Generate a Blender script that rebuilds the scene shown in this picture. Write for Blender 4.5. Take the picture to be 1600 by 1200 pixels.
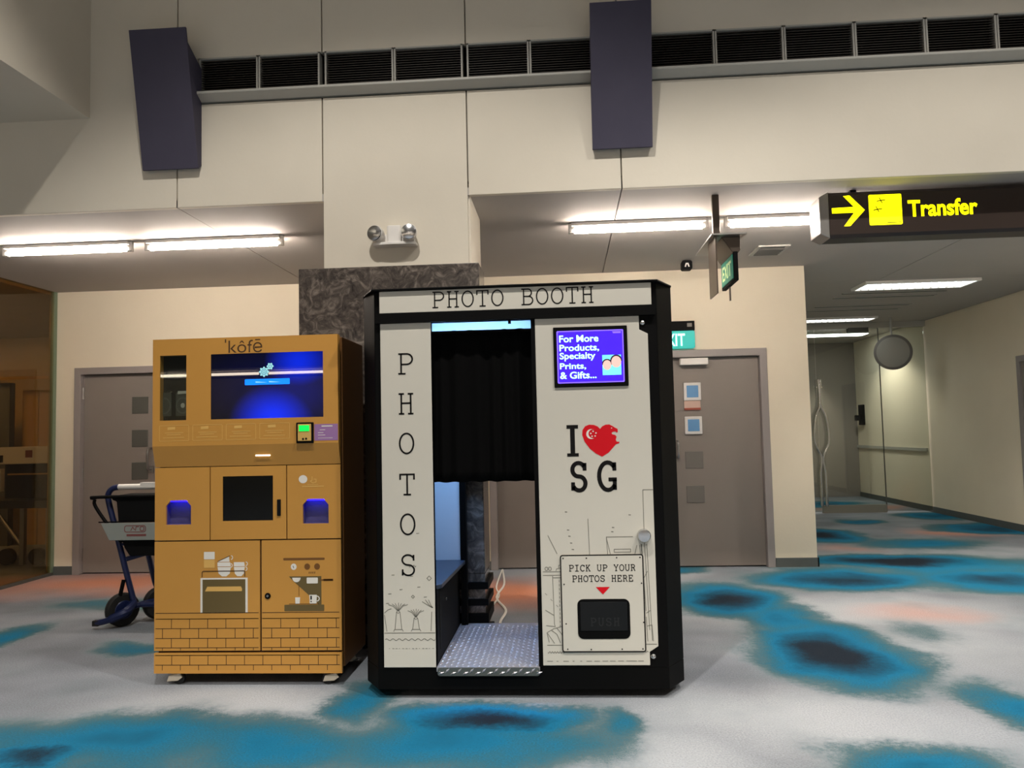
import bpy, bmesh, math, random
from mathutils import Vector, Matrix
random.seed(7)
for o in list(bpy.data.objects): bpy.data.objects.remove(o, do_unlink=True)
S = bpy.context.scene
COL = S.collection

# ------------------------------------------------------------------ camera
cd = bpy.data.cameras.new('camera'); cam = bpy.data.objects.new('camera', cd); COL.objects.link(cam)
cd.sensor_width = 36.0; cd.lens = 27.465; cd.clip_start = 0.05; cd.clip_end = 100
yaw, pitch, roll = -0.06727, 0.06252, -0.02277
fw = Vector((math.sin(yaw)*math.cos(pitch), math.cos(yaw)*math.cos(pitch), math.sin(pitch)))
rt = Vector((math.cos(yaw), -math.sin(yaw), 0)); up = rt.cross(fw)
r2 = math.cos(roll)*rt + math.sin(roll)*up; u2 = -math.sin(roll)*rt + math.cos(roll)*up
cam.matrix_world = Matrix(((r2.x, u2.x, -fw.x, 0), (r2.y, u2.y, -fw.y, 0), (r2.z, u2.z, -fw.z, 1.32), (0, 0, 0, 1)))
S.camera = cam

# ------------------------------------------------------------------ world, exposure
w = bpy.data.worlds.new('world'); S.world = w; w.use_nodes = True
w.node_tree.nodes['Background'].inputs[0].default_value = (0.9, 0.93, 1.0, 1)
w.node_tree.nodes['Background'].inputs[1].default_value = 0.02
S.view_settings.view_transform = 'Standard'; S.view_settings.look = 'None'
S.view_settings.exposure = 0.0; S.view_settings.gamma = 1.0
S.view_settings.use_curve_mapping = False

# light levels (the lamps themselves are built further down)
DOWN_W = 860.0          # hall downlights
TUBE_E = 125.0           # bare fluorescent tubes under the soffit
CORR_E = 6.0            # recessed corridor lights
DOWN_POS = [(-0.9, 1.35), (2.6, 1.35), (6.1, 1.35), (-0.9, -3.0), (2.6, -3.0), (-4.4, -3.0), (-0.9, -7.0), (2.6, -7.0)]
HALL_Z = 6.6

# ------------------------------------------------------------------ helpers
def lin(c):
    return tuple((v/255/12.92) if v/255 <= .04045 else ((v/255+.055)/1.055)**2.4 for v in c)
MATS = {}
def mat(name, col, rough=.6, metal=0, emit=0, spec=.5, ecol=None):
    if name in MATS: return MATS[name]
    m = bpy.data.materials.new(name); m.use_nodes = True
    b = m.node_tree.nodes['Principled BSDF']
    b.inputs['Base Color'].default_value = (*lin(col), 1)
    b.inputs['Roughness'].default_value = rough; b.inputs['Metallic'].default_value = metal
    b.inputs['Specular IOR Level'].default_value = spec
    if emit:
        b.inputs['Emission Color'].default_value = (*lin(ecol or col), 1); b.inputs['Emission Strength'].default_value = emit
    MATS[name] = m; return m
def N(nt, typ, **kw):
    n = nt.nodes.new(typ)
    for k, v in kw.items(): setattr(n, k, v)
    return n
def noisy(name, col, col2, scale=8, rough=.7, bump=.0, metal=0, detail=4, spec=.4, bscale=None):
    """procedural surface: two tones mixed by noise, with optional fine bump"""
    m = mat(name, col, rough, metal, spec=spec); nt = m.node_tree; b = nt.nodes['Principled BSDF']
    tc = N(nt, 'ShaderNodeNewGeometry')
    nz = N(nt, 'ShaderNodeTexNoise'); nz.inputs['Scale'].default_value = scale; nz.inputs['Detail'].default_value = detail
    nt.links.new(tc.outputs['Position'], nz.inputs['Vector'])
    mx = N(nt, 'ShaderNodeMix', data_type='RGBA')
    mx.inputs[6].default_value = (*lin(col), 1); mx.inputs[7].default_value = (*lin(col2), 1)
    nt.links.new(nz.outputs['Fac'], mx.inputs[0]); nt.links.new(mx.outputs[2], b.inputs['Base Color'])
    if bump:
        n2 = N(nt, 'ShaderNodeTexNoise'); n2.inputs['Scale'].default_value = bscale or scale*12
        nt.links.new(tc.outputs['Position'], n2.inputs['Vector'])
        bp = N(nt, 'ShaderNodeBump'); bp.inputs['Strength'].default_value = bump; bp.inputs['Distance'].default_value = .004
        nt.links.new(n2.outputs['Fac'], bp.inputs['Height']); nt.links.new(bp.outputs['Normal'], b.inputs['Normal'])
    return m
def glass(name, tint, gloss=.12, rough=.02):
    m = bpy.data.materials.new(name); m.use_nodes = True; nt = m.node_tree; nt.nodes.clear()
    o = N(nt, 'ShaderNodeOutputMaterial'); t = N(nt, 'ShaderNodeBsdfTransparent'); g = N(nt, 'ShaderNodeBsdfGlossy')
    t.inputs[0].default_value = (*lin(tint), 1); g.inputs['Roughness'].default_value = rough
    g.inputs['Color'].default_value = (.9, .92, .9, 1)
    lw = N(nt, 'ShaderNodeLayerWeight'); pw = N(nt, 'ShaderNodeMath', operation='POWER'); pw.inputs[1].default_value = 5
    ma = N(nt, 'ShaderNodeMath', operation='MULTIPLY_ADD'); ma.inputs[1].default_value = .9; ma.inputs[2].default_value = .045
    nt.links.new(lw.outputs['Facing'], pw.inputs[0]); nt.links.new(pw.outputs[0], ma.inputs[0])
    mx = N(nt, 'ShaderNodeMixShader'); nt.links.new(ma.outputs[0], mx.inputs[0])
    nt.links.new(t.outputs[0], mx.inputs[1]); nt.links.new(g.outputs[0], mx.inputs[2]); nt.links.new(mx.outputs[0], o.inputs[0])
    MATS[name] = m; return m

def tag(o, label=None, cat=None, group=None, kind=None):
    if label: o['label'] = label
    if cat: o['category'] = cat
    if group: o['group'] = group
    if kind: o['kind'] = kind
    return o
def root(name, label, cat, loc, group=None, kind=None):
    o = bpy.data.objects.new(name, None); COL.objects.link(o); o.location = loc; o.empty_display_size = .1
    return tag(o, label, cat, group, kind)
def origin(o):
    v = Vector((0, 0, 0))
    while o is not None: v += o.location; o = o.parent
    return v
class MB:
    def __init__(s): s.v = []; s.f = []
    def add(s, vs, fs):
        k = len(s.v); s.v += [Vector(p) for p in vs]; s.f += [[k+i for i in f] for f in fs]; return s
    def box(s, x0, x1, y0, y1, z0, z1):
        return s.add([(x0,y0,z0),(x1,y0,z0),(x1,y1,z0),(x0,y1,z0),(x0,y0,z1),(x1,y0,z1),(x1,y1,z1),(x0,y1,z1)],
                     [(0,3,2,1),(4,5,6,7),(0,1,5,4),(1,2,6,5),(2,3,7,6),(3,0,4,7)])
    def prism(s, pts, a, b, axis):
        def P(p, t):
            return {'y': (p[0], t, p[1]), 'z': (p[0], p[1], t), 'x': (t, p[0], p[1])}[axis]
        n = len(pts)
        return s.add([P(p, a) for p in pts]+[P(p, b) for p in pts],
                     [list(range(n))[::-1], list(range(n, 2*n))]+[(i, (i+1) % n, n+(i+1) % n, n+i) for i in range(n)])
    def flat(s, pts, y):                       # polygon printed on a face that looks toward -y
        return s.add([(p[0], y, p[1]) for p in pts], [list(range(len(pts)))])
    def ribbon(s, pts, wd, y, closed=False):   # printed line of even width on a -y face
        n = len(pts)
        if n < 2: return s
        P = [Vector((p[0], p[1])) for p in pts]; L = []; R = []
        for i in range(n):
            if closed: a, b = P[i-1], P[(i+1) % n]
            else: a, b = P[max(i-1, 0)], P[min(i+1, n-1)]
            d0 = (P[i]-a); d1 = (b-P[i])
            d0 = d0.normalized() if d0.length > 1e-9 else d1.normalized()
            d1 = d1.normalized() if d1.length > 1e-9 else d0
            d = d0+d1
            d = d.normalized() if d.length > 1e-6 else d0
            nn = Vector((-d.y, d.x)); k = 1/max(.45, nn.dot(Vector((-d0.y, d0.x))))
            L.append(P[i]+nn*wd/2*k); R.append(P[i]-nn*wd/2*k)
        m = n if closed else n-1
        return s.add([(p.x, y, p.y) for p in L]+[(p.x, y, p.y) for p in R], [(i, (i+1) % n, n+(i+1) % n, n+i) for i in range(m)])
    def tube(s, pts, r, n=10, cap=True):
        P = [Vector(p) for p in pts]; m = len(P); rings = []
        ref = Vector((0.13, 0.21, 1)).normalized()
        for i in range(m):
            d = (P[min(i+1, m-1)]-P[max(i-1, 0)]).normalized()
            a = d.cross(ref)
            if a.length < .05: a = d.cross(Vector((1, 0, 0)))
            a.normalize(); b = d.cross(a).normalized()
            rr = r[i] if isinstance(r, (list, tuple)) else r
            rings.append([P[i]+a*math.cos(2*math.pi*k/n)*rr+b*math.sin(2*math.pi*k/n)*rr for k in range(n)])
        fs = [(i*n+k, i*n+(k+1) % n, (i+1)*n+(k+1) % n, (i+1)*n+k) for i in range(m-1) for k in range(n)]
        if cap: fs += [list(range(n))[::-1], [(m-1)*n+k for k in range(n)]]
        return s.add([p for rg in rings for p in rg], fs)
    def cyl(s, a, b, r, n=20): return s.tube([a, b], r, n)
    def lathe(s, c, axis, prof, n=24):         # prof: (radius, distance along axis)
        ax = Vector(axis).normalized(); t = ax.cross(Vector((0, 0, 1)))
        if t.length < .1: t = ax.cross(Vector((1, 0, 0)))
        t.normalize(); q = ax.cross(t); c = Vector(c); vs = []
        for r, h in prof:
            vs += [c+ax*h+(t*math.cos(2*math.pi*k/n)+q*math.sin(2*math.pi*k/n))*r for k in range(n)]
        m = len(prof)
        fs = [(i*n+k, i*n+(k+1) % n, (i+1)*n+(k+1) % n, (i+1)*n+k) for i in range(m-1) for k in range(n)]
        fs += [list(range(n)), [(m-1)*n+k for k in range(n)]]
        return s.add(vs, fs)
    def build(s, name, m, parent=None, bevel=0, smooth=False, label=None, cat=None, group=None, kind=None):
        me = bpy.data.meshes.new(name)
        if parent is None:
            xs = [p.x for p in s.v]; ys = [p.y for p in s.v]; zs = [p.z for p in s.v]
            og = Vector(((min(xs)+max(xs))/2, (min(ys)+max(ys))/2, min(zs)))
        else: og = origin(parent)
        me.from_pydata([p-og for p in s.v], [], s.f); me.update()
        bm = bmesh.new(); bm.from_mesh(me); bmesh.ops.recalc_face_normals(bm, faces=bm.faces)
        bm.to_mesh(me); bm.free()
        me.materials.append(MATS[m] if isinstance(m, str) else m)
        o = bpy.data.objects.new(name, me); COL.objects.link(o)
        if parent is None: o.location = og
        else: o.parent = parent
        if smooth:
            for p in me.polygons: p.use_smooth = True
            try: me.set_sharp_from_angle(angle=math.radians(40))
            except Exception: pass
        if bevel:
            md = o.modifiers.new('bevel', 'BEVEL'); md.width = bevel; md.segments = 2; md.limit_method = 'ANGLE'; md.angle_limit = math.radians(40)
        return tag(o, label, cat, group, kind)
def arc(cx, cy, rx, ry, a0, a1, n=14):
    return [(cx+rx*math.cos(math.radians(a0+(a1-a0)*i/n)), cy+ry*math.sin(math.radians(a0+(a1-a0)*i/n))) for i in range(n+1)]
def rrect(x0, x1, z0, z1, r, n=5):
    return arc(x1-r, z1-r, r, r, 0, 90, n)+arc(x0+r, z1-r, r, r, 90, 180, n)+arc(x0+r, z0+r, r, r, 180, 270, n)+arc(x1-r, z0+r, r, r, 270, 360, n)
def smoothpath(P, k=6):
    P = [Vector(p) for p in P]; out = []
    for i in range(len(P)-1):
        a = P[max(i-1, 0)]; b = P[i]; c = P[i+1]; d = P[min(i+2, len(P)-1)]
        for j in range(k):
            t = j/k
            out.append(.5*((2*b)+(c-a)*t+(2*a-5*b+4*c-d)*t*t+(3*b-a-3*c+d)*t**3))
    out.append(P[-1]); return out
# typewriter letters as single-line strokes in a unit box
GL = {
 'P': [[(.05,1),(.22,1),(.22,0)], [(.22,1),(.55,1)]+arc(.58,.735,.36,.265,90,-90)+[(.22,.47)], [(.03,0),(.5,0)]],
 'H': [[(.2,1),(.2,0)], [(.8,1),(.8,0)], [(.03,1),(.38,1)], [(.62,1),(.97,1)], [(.03,0),(.38,0)], [(.62,0),(.97,0)], [(.2,.53),(.8,.53)]],
 'O': [arc(.5,.5,.44,.5,0,360,28)],
 'T': [[(.06,.74),(.06,1),(.94,1),(.94,.74)], [(.5,1),(.5,0)], [(.26,0),(.74,0)]],
 'B': [[(.04,1),(.55,1)]+arc(.57,.765,.27,.235,90,-90)+[(.22,.53)], [(.22,1),(.22,0)], [(.57,.53)]+arc(.6,.265,.33,.265,90,-90)+[(.04,0)]],
 'S': [arc(.48,.755,.36,.245,25,270,16)+arc(.5,.255,.37,.255,90,-155,16), [(.84,1),(.84,.72)], [(.14,0),(.14,.3)]],
 'I': [[(.14,1),(.86,1)], [(.5,1),(.5,0)], [(.14,0),(.86,0)]],
 'C': [arc(.53,.5,.45,.5,42,318,22), [(.87,1),(.87,.7)]],
 'G': [arc(.52,.5,.44,.5,40,322,22), [(.86,1),(.86,.7)], [(.55,.38),(.97,.38)], [(.86,.38),(.86,0)]],
 'K': [[(.2,1),(.2,0)], [(.04,1),(.38,1)], [(.04,0),(.38,0)], [(.2,.42),(.8,1)], [(.42,.62),(.84,0)], [(.6,1),(.95,1)], [(.66,0),(.98,0)]],
 'U': [[(.17,1),(.17,.35)]+arc(.5,.35,.33,.35,180,360)+[(.83,1)], [(.02,1),(.34,1)], [(.66,1),(.98,1)]],
 'Y': [[(.13,1),(.5,.46),(.87,1)], [(.5,.46),(.5,0)], [(0,1),(.3,1)], [(.7,1),(1,1)], [(.28,0),(.72,0)]],
 'R': [[(.04,1),(.5,1)]+arc(.53,.755,.3,.245,90,-90)+[(.22,.51)], [(.22,1),(.22,0)], [(.04,0),(.4,0)], [(.5,.51),(.66,.42),(.84,0),(.98,0)]],
 'E': [[(.04,1),(.86,1),(.86,.75)], [(.22,1),(.22,0)], [(.04,0),(.9,0),(.9,.28)], [(.22,.53),(.6,.53)], [(.6,.66),(.6,.4)]],
}
def typed(mb, txt, x0, adv, gw, z0, h, wd, y):
    for i, ch in enumerate(txt):
        for st in GL.get(ch, []):
            mb.ribbon([(x0+i*adv+p[0]*gw, z0+p[1]*h) for p in st], wd, y)
    return mb
def text(name, body, x0, x1, z0, z1, y, m, parent, bold=0.0, shear=0):
    """lettering from the built-in font, fitted to a box on a face looking toward -y"""
    c = bpy.data.curves.new(name, 'FONT'); c.body = body; c.size = 1; c.offset = bold; c.resolution_u = 4; c.shear = shear
    t = bpy.data.objects.new(name, c); COL.objects.link(t)
    dg = bpy.context.evaluated_depsgraph_get(); me = bpy.data.meshes.new_from_object(t.evaluated_get(dg))
    bpy.data.objects.remove(t, do_unlink=True); bpy.data.curves.remove(c)
    X = [v.co.x for v in me.vertices]; Y = [v.co.y for v in me.vertices]
    ax, bx, ay, by = min(X), max(X), min(Y), max(Y); og = origin(parent)
    for v in me.vertices:
        v.co = Vector((x0+(v.co.x-ax)/(bx-ax)*(x1-x0), y, z0+(v.co.y-ay)/(by-ay)*(z1-z0)))-og
    me.materials.clear(); me.materials.append(MATS[m]); me.name = name
    o = bpy.data.objects.new(name, me); COL.objects.link(o); o.parent = parent
    return o
def copy_tree(o, parent=None):
    c = o.copy(); COL.objects.link(c); c.parent = parent
    for ch in [q for q in bpy.data.objects if q.parent == o]: copy_tree(ch, c)
    return c

# ------------------------------------------------------------------ materials
noisy('wall_paint', (222,214,198), (214,206,190), 3, .75, .15)
noisy('wall_cream', (238,227,204), (231,219,196), 3, .8, .2)
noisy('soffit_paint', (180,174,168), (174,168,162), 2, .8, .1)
mat('seam_dark', (128,124,116), .8)
mat('ledge_grey', (178,176,168), .5)
mat('louvre_black', (58,52,46), .5, .2); mat('void_black', (8,8,8), .9)
noisy('panel_blue', (72,69,86), (64,61,79), 6, .75, .1)
mat('white_plastic', (232,228,222), .4); mat('chrome', (205,205,205), .18, 1); mat('steel', (170,168,165), .35, 1)
noisy('baseboard_grey', (92,96,94), (82,86,84), 10, .6)
noisy('door_grey', (140,131,124), (134,126,119), 5, .55, .1); mat('frame_grey', (150,143,140), .5)
mat('plate_grey', (112,108,102), .5); mat('plate_dark', (84,84,78), .5)
mat('black_paint', (5,5,5), .6, spec=.1); mat('black_matte', (6,6,7), .8, spec=.2); mat('black_rubber', (20,20,20), .7)
mat('booth_white', (200,196,184), .42); mat('print_black', (9,7,7), .6, spec=.2); mat('print_grey', (120,118,108), .6); mat('print_red', (205,12,28), .5, spec=.2)
mat('print_white', (225,220,212), .5)
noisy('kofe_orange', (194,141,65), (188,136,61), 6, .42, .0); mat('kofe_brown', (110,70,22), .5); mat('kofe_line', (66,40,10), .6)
mat('kofe_print_light', (214,170,92), .5); mat('kofe_olive', (96,80,42), .6); mat('kofe_gap', (34,12,8), .8)
mat('print_offwhite', (222,218,210), .5)
mat('glass_black', (6,6,6), .3, spec=.4); mat('window_black', (7,8,7), .15, spec=.3)
mat('tube_white', (255,240,226), .5, emit=TUBE_E); mat('tube_old', (255,236,214), .5, emit=TUBE_E*.14)
mat('corridor_lamp', (235,240,240), .5, emit=CORR_E)
mat('sign_brown', (52,40,34), .35); mat('sign_yellow', (240,232,0), .5, emit=2.6); mat('sign_mark', (120,115,0), .6, emit=.25)
mat('exit_green', (0,160,150), .4, emit=.7); mat('exit_letter', (190,255,245), .4, emit=1.0)
mat('exit_green_dim', (50,140,115), .4, emit=.25); mat('exit_letter_dim', (210,230,170), .4, emit=.5)
mat('bronze', (92,82,74), .35, .8)
mat('cart_blue', (24,36,78), .4, .2); mat('cart_plate', (150,156,150), .5); mat('cart_red', (128,72,70), .6)
mat('pane_blue', (88,130,168), .2, emit=.25); mat('paper_pink', (210,180,165), .7); mat('paper_red', (160,80,60), .7)
mat('booth_light', (140,190,255), .5, emit=150.0); mat('booth_inner', (228,232,236), .6)
mat('cream_bracket', (205,196,178), .5)
mat('screen_violet', (54,10,255), .3, emit=1.0); mat('screen_edge', (120,90,255), .3, emit=1.1); mat('screen_text', (190,255,255), .3, emit=1.15)
mat('screen_skin', (235,190,180), .3, emit=.55); mat('screen_hair', (40,30,60), .3, emit=.2); mat('screen_cyan', (110,225,240), .3, emit=.95)
mat('kofe_glow', (150,215,225), .3, emit=.5); mat('kofe_bar', (0,120,255), .3, emit=1.0)
mat('glow_white', (255,245,225), .3, emit=4.0); mat('led_blue', (14,6,255), .3, emit=22.0); mat('lcd_green', (0,235,80), .3, emit=.9)
mat('sticker_purple', (150,110,160), .5); mat('reader_gold', (205,165,90), .4)
mat('port_dark', (70,66,110), .5)
noisy('wood_light', (190,150,90), (170,128,72), 4, .5); mat('cable_white', (235,232,225), .5)
noisy('wood_ceiling', (172,146,104), (152,126,86), 3, .4)
glass('glass_clear', (226,230,226)); glass('glass_brown', (228,216,192))
mat('glass_edge', (118,136,112), .3); mat('mirror_grey', (150,148,138), .4, 0)
mat('lip_steel', (110,112,106), .35, .6)
noisy('diamond_steel', (186,184,188), (164,162,168), 30, .38, 0, .55)

def granite():
    m = mat('granite', (90,86,82), .16, spec=.5); nt = m.node_tree; b = nt.nodes['Principled BSDF']
    g = N(nt, 'ShaderNodeNewGeometry'); d = N(nt, 'ShaderNodeTexNoise'); d.inputs['Scale'].default_value = 5; d.inputs['Detail'].default_value = 3
    n1 = N(nt, 'ShaderNodeTexNoise'); n1.inputs['Scale'].default_value = 11; n1.inputs['Detail'].default_value = 9; n1.inputs['Roughness'].default_value = .68; n1.inputs['Distortion'].default_value = 1.6
    nt.links.new(g.outputs['Position'], n1.inputs['Vector'])
    r = N(nt, 'ShaderNodeValToRGB'); e = r.color_ramp.elements
    e[0].position = .3; e[0].color = (*lin((38,35,34)), 1); e[1].position = .72; e[1].color = (*lin((142,132,122)), 1)
    k = e.new(.5); k.color = (*lin((84,77,72)), 1)
    nt.links.new(n1.outputs['Fac'], r.inputs[0]); nt.links.new(r.outputs[0], b.inputs['Base Color'])
granite()

# carpet: woven clouds of teal, charcoal and orange on a pale grey ground (positions in metres on the floor)
TEAL = [(1.50,4.78,.49,.69,1.05),(1.46,5.61,.32,.74,.62),(1.24,6.22,.46,.62,1.0),(2.23,5.15,.33,.37,.33),(2.35,6.98,.87,.49,.95),
 (3.60,6.87,.70,.66,.90),(3.14,7.88,.96,.44,1.05),(3.10,9.81,.48,.69,1.0),(3.87,8.98,.85,.52,.62),(3.95,11.10,.37,.37,.70),
 (2.03,3.80,.24,.48,.66),(1.34,3.23,.41,.28,.66),(-.48,3.41,.74,.43,.66),(-.39,3.69,.44,.26,1.0),(-2.08,3.39,.95,.44,.66),
 (-2.29,3.17,.27,.17,.95),(-1.31,3.39,.65,.33,.62),(-1.06,3.93,.23,.42,.60),(-3.62,6.19,.77,.34,.42),(-2.75,4.96,.47,.21,.50),  # the wide faint blob near the cart also paints in a shadow
 (-3.90,5.16,.18,.50,.62),(1.05,7.51,.35,.30,.55),(5.31,10.17,.86,.55,.90),(5.39,11.64,.74,.56,.80),(.18,3.65,.17,.23,.50),
 (1.37,4.97,.41,.87,.40),(3.53,7.59,1.22,.81,.60),(2.35,7.30,.66,.38,.55),
 (3.6,4.6,.7,.6,.8),(3.2,2.2,.8,.5,.95),(.6,1.8,.8,.5,.8),(-1.8,1.4,.9,.6,.9),(-4.6,3.0,.8,.7,.8),(4.2,13.6,.9,.6,.8),(-1.2,-1.2,1.0,.7,.9),(2.4,-1.6,.9,.7,.9)]
ORANGE = [(-4.32,7.18,1.22,.55,.90),(2.39,5.75,.41,.27,.45),(4.73,9.92,.53,.40,.90),(3.10,8.75,.46,.27,.40),(-.48,6.60,.51,.58,1.0),
 (-4.92,6.79,.50,.47,.50),(4.6,13.0,.8,.4,.8),(3.9,3.2,.5,.4,.7),(-.6,.6,.6,.4,.7)]
WHITE = [(-1.55,3.83,.83,.31,.90),(1.01,3.68,.84,.47,.80),(2.29,4.95,.54,.85,.60),(.39,3.31,.41,.32,.70),(1.96,5.73,1.12,.58,.80),(.41,7.28,.87,.64,.60)]
def carpet():
    m = mat('carpet', (180,180,180), .95, spec=.1); nt = m.node_tree; b = nt.nodes['Principled BSDF']
    g = N(nt, 'ShaderNodeNewGeometry')
    def noise(scale, detail=3, rough=.5):
        n = N(nt, 'ShaderNodeTexNoise'); n.inputs['Scale'].default_value = scale; n.inputs['Detail'].default_value = detail; n.inputs['Roughness'].default_value = rough
        nt.links.new(g.outputs['Position'], n.inputs['Vector']); return n
    def vm(op, a, bb):
        n = N(nt, 'ShaderNodeVectorMath', operation=op)
        for i, q in enumerate((a, bb)):
            if q is None: continue
            if isinstance(q, tuple): n.inputs[i].default_value = q
            else: nt.links.new(q, n.inputs[i])
        return n
    def mt(op, a, bb, c=None):
        n = N(nt, 'ShaderNodeMath', operation=op)
        for i, q in enumerate((a, bb, c)):
            if q is None: continue
            if isinstance(q, (int, float)): n.inputs[i].default_value = q
            else: nt.links.new(q, n.inputs[i])
        return n.outputs[0]
    def warp(vec, scale, amt):
        n = noise(scale, 3)
        s = vm('SUBTRACT', n.outputs['Color'], (.5, .5, .5)); k = vm('MULTIPLY', s.outputs[0], (amt, amt, 0))
        return vm('ADD', vec, k.outputs[0]).outputs[0]
    pos = warp(warp(g.outputs['Position'], 1.5, .5), 34, .11)
    def field(L, k=.12):
        acc = None
        for x, y, rx, ry, a in L:
            d = vm('SUBTRACT', pos, (x, y, 0)); q = vm('MULTIPLY', d.outputs[0], (1/rx, 1/ry, 0))
            ln = N(nt, 'ShaderNodeVectorMath', operation='LENGTH'); nt.links.new(q.outputs[0], ln.inputs[0])
            mr = N(nt, 'ShaderNodeMapRange', interpolation_type='SMOOTHSTEP')
            mr.inputs[1].default_value = 0; mr.inputs[2].default_value = 1.65; mr.inputs[3].default_value = a; mr.inputs[4].default_value = 0
            nt.links.new(ln.outputs['Value'], mr.inputs[0])
            acc = mr.outputs[0] if acc is None else mt('SMOOTH_MAX', acc, mr.outputs[0], k)
        return acc
    teal = field(TEAL, .16); orange = field(ORANGE, .05); white = field(WHITE, .05)
    grain = noise(120, 2, .7); tw = noise(2.3, 4)
    teal = mt('ADD', teal, mt('MULTIPLY', mt('SUBTRACT', tw.outputs['Fac'], .5), .38))
    teal = mt('ADD', teal, mt('MULTIPLY', mt('SUBTRACT', grain.outputs['Fac'], .5), .3))
    def mix(f, a, c):
        n = N(nt, 'ShaderNodeMix', data_type='RGBA')
        for i, q in ((0, f), (6, a), (7, c)):
            if isinstance(q, tuple): n.inputs[i].default_value = (*lin(q), 1)
            else: nt.links.new(q, n.inputs[i])
        return n.outputs[2]
    gb = noise(.9, 3)
    gr = N(nt, 'ShaderNodeMapRange'); gr.inputs[1].default_value = .35; gr.inputs[2].default_value = .65
    nt.links.new(gb.outputs['Fac'], gr.inputs[0])
    ground = mix(gr.outputs[0], (98,106,114), (140,147,155)); ground = mix(white, ground, (178,183,187))
    ground = mix(orange, ground, (198,130,100))
    ramp = N(nt, 'ShaderNodeValToRGB'); e = ramp.color_ramp.elements
    stops = [(.18, (122,134,138)), (.34, (78,102,108)), (.47, (46,98,116)), (.62, (22,104,138)), (.78, (24,80,106)), (.97, (28,36,46))]
    e[0].position, e[1].position = stops[0][0], stops[-1][0]; e[0].color = (*lin(stops[0][1]), 1); e[1].color = (*lin(stops[-1][1]), 1)
    for p, c in stops[1:-1]: k = e.new(p); k.color = (*lin(c), 1)
    nt.links.new(teal, ramp.inputs[0])
    f = N(nt, 'ShaderNodeMapRange', interpolation_type='SMOOTHSTEP'); f.inputs[1].default_value = .10; f.inputs[2].default_value = .36
    nt.links.new(teal, f.inputs[0])
    c = mix(f.outputs[0], ground, ramp.outputs[0])
    gm = mt('MULTIPLY_ADD', grain.outputs['Fac'], 1.0, .5)
    hs = N(nt, 'ShaderNodeHueSaturation'); nt.links.new(c, hs.inputs['Color']); nt.links.new(gm, hs.inputs['Value'])
    nt.links.new(hs.outputs[0], b.inputs['Base Color'])
    bp = N(nt, 'ShaderNodeBump'); bp.inputs['Strength'].default_value = .5; bp.inputs['Distance'].default_value = .006
    nt.links.new(grain.outputs['Fac'], bp.inputs['Height']); nt.links.new(bp.outputs['Normal'], b.inputs['Normal'])
carpet()

def kofe_screen():
    m = mat('kofe_screen', (6,8,14), .012, spec=.6); nt = m.node_tree; b = nt.nodes['Principled BSDF']
    tc = N(nt, 'ShaderNodeTexCoord'); acc = None
    for (cx, cz, rx, rz, amp) in ((.55, -.02, .42, .62, 1.0), (.78, .85, .34, .5, .75), (.75, .4, .5, .7, .12), (.5, .5, .9, .9, .03)):
        s = N(nt, 'ShaderNodeVectorMath', operation='SUBTRACT'); s.inputs[1].default_value = (cx, 0, cz); nt.links.new(tc.outputs['Generated'], s.inputs[0])
        q = N(nt, 'ShaderNodeVectorMath', operation='MULTIPLY'); q.inputs[1].default_value = (1/rx, 0, 1/rz); nt.links.new(s.outputs[0], q.inputs[0])
        l = N(nt, 'ShaderNodeVectorMath', operation='LENGTH'); nt.links.new(q.outputs[0], l.inputs[0])
        r = N(nt, 'ShaderNodeMapRange', interpolation_type='SMOOTHSTEP'); r.inputs[1].default_value = 0; r.inputs[2].default_value = 1; r.inputs[3].default_value = amp; r.inputs[4].default_value = 0
        nt.links.new(l.outputs['Value'], r.inputs[0])
        if acc is None: acc = r.outputs[0]
        else:
            a = N(nt, 'ShaderNodeMath', operation='MAXIMUM'); nt.links.new(acc, a.inputs[0]); nt.links.new(r.outputs[0], a.inputs[1]); acc = a.outputs[0]
    b.inputs['Emission Color'].default_value = (*lin((0,46,255)), 1); nt.links.new(acc, b.inputs['Emission Strength'])
kofe_screen()

# ================================================================== THE SETTING
ZC = 2.865; YU = 4.95; YB = 7.62; XR = 5.43; XL = -5.18; HT = 7.0
MB().box(-12, 12, -12, 19, -.1, 0).build('floor', 'carpet', label='pale grey carpet with teal, charcoal and orange cloud pattern', cat='floor', kind='structure')

wu = root('wall_upper', 'tall white panelled wall above the low grey soffit', 'wall', (0, YU, ZC), kind='structure')
g = .004
for (x0, x1, z0, z1) in ((-12, -2.54, ZC, HT), (-2.54, -2.40, 3.56, 3.875), (-2.54, -1.55, ZC, 3.56), (-1.55, -.59, 2.415, 3.56), (-.59, .40, ZC, 3.56), (.40, 12, ZC, 3.56),
                        (-2.54, -1.55, 3.875, HT), (-1.55, -.59, 3.875, HT), (-.59, .40, 3.875, HT), (.40, 12, 3.875, HT)):
    MB().box(x0+g, x1-g, YU, YU+.04, z0, z1).build('panel', 'wall_paint', wu, bevel=.003)
MB().box(-12, 12, YU+.025, YU+.05, ZC+.1, 3.56).box(-12, 12, YU+.025, YU+.05, 3.875, HT).build('seam_backing', 'seam_dark', wu)
MB().box(-12, 12, YU+.05, YU+.25, ZC+.1, 3.56).box(-12, 12, YU+.05, YU+.25, 3.9, HT).box(-12, 12, YU+.22, YU+.25, 3.5, 3.95).build('core', 'void_black', wu)

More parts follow.
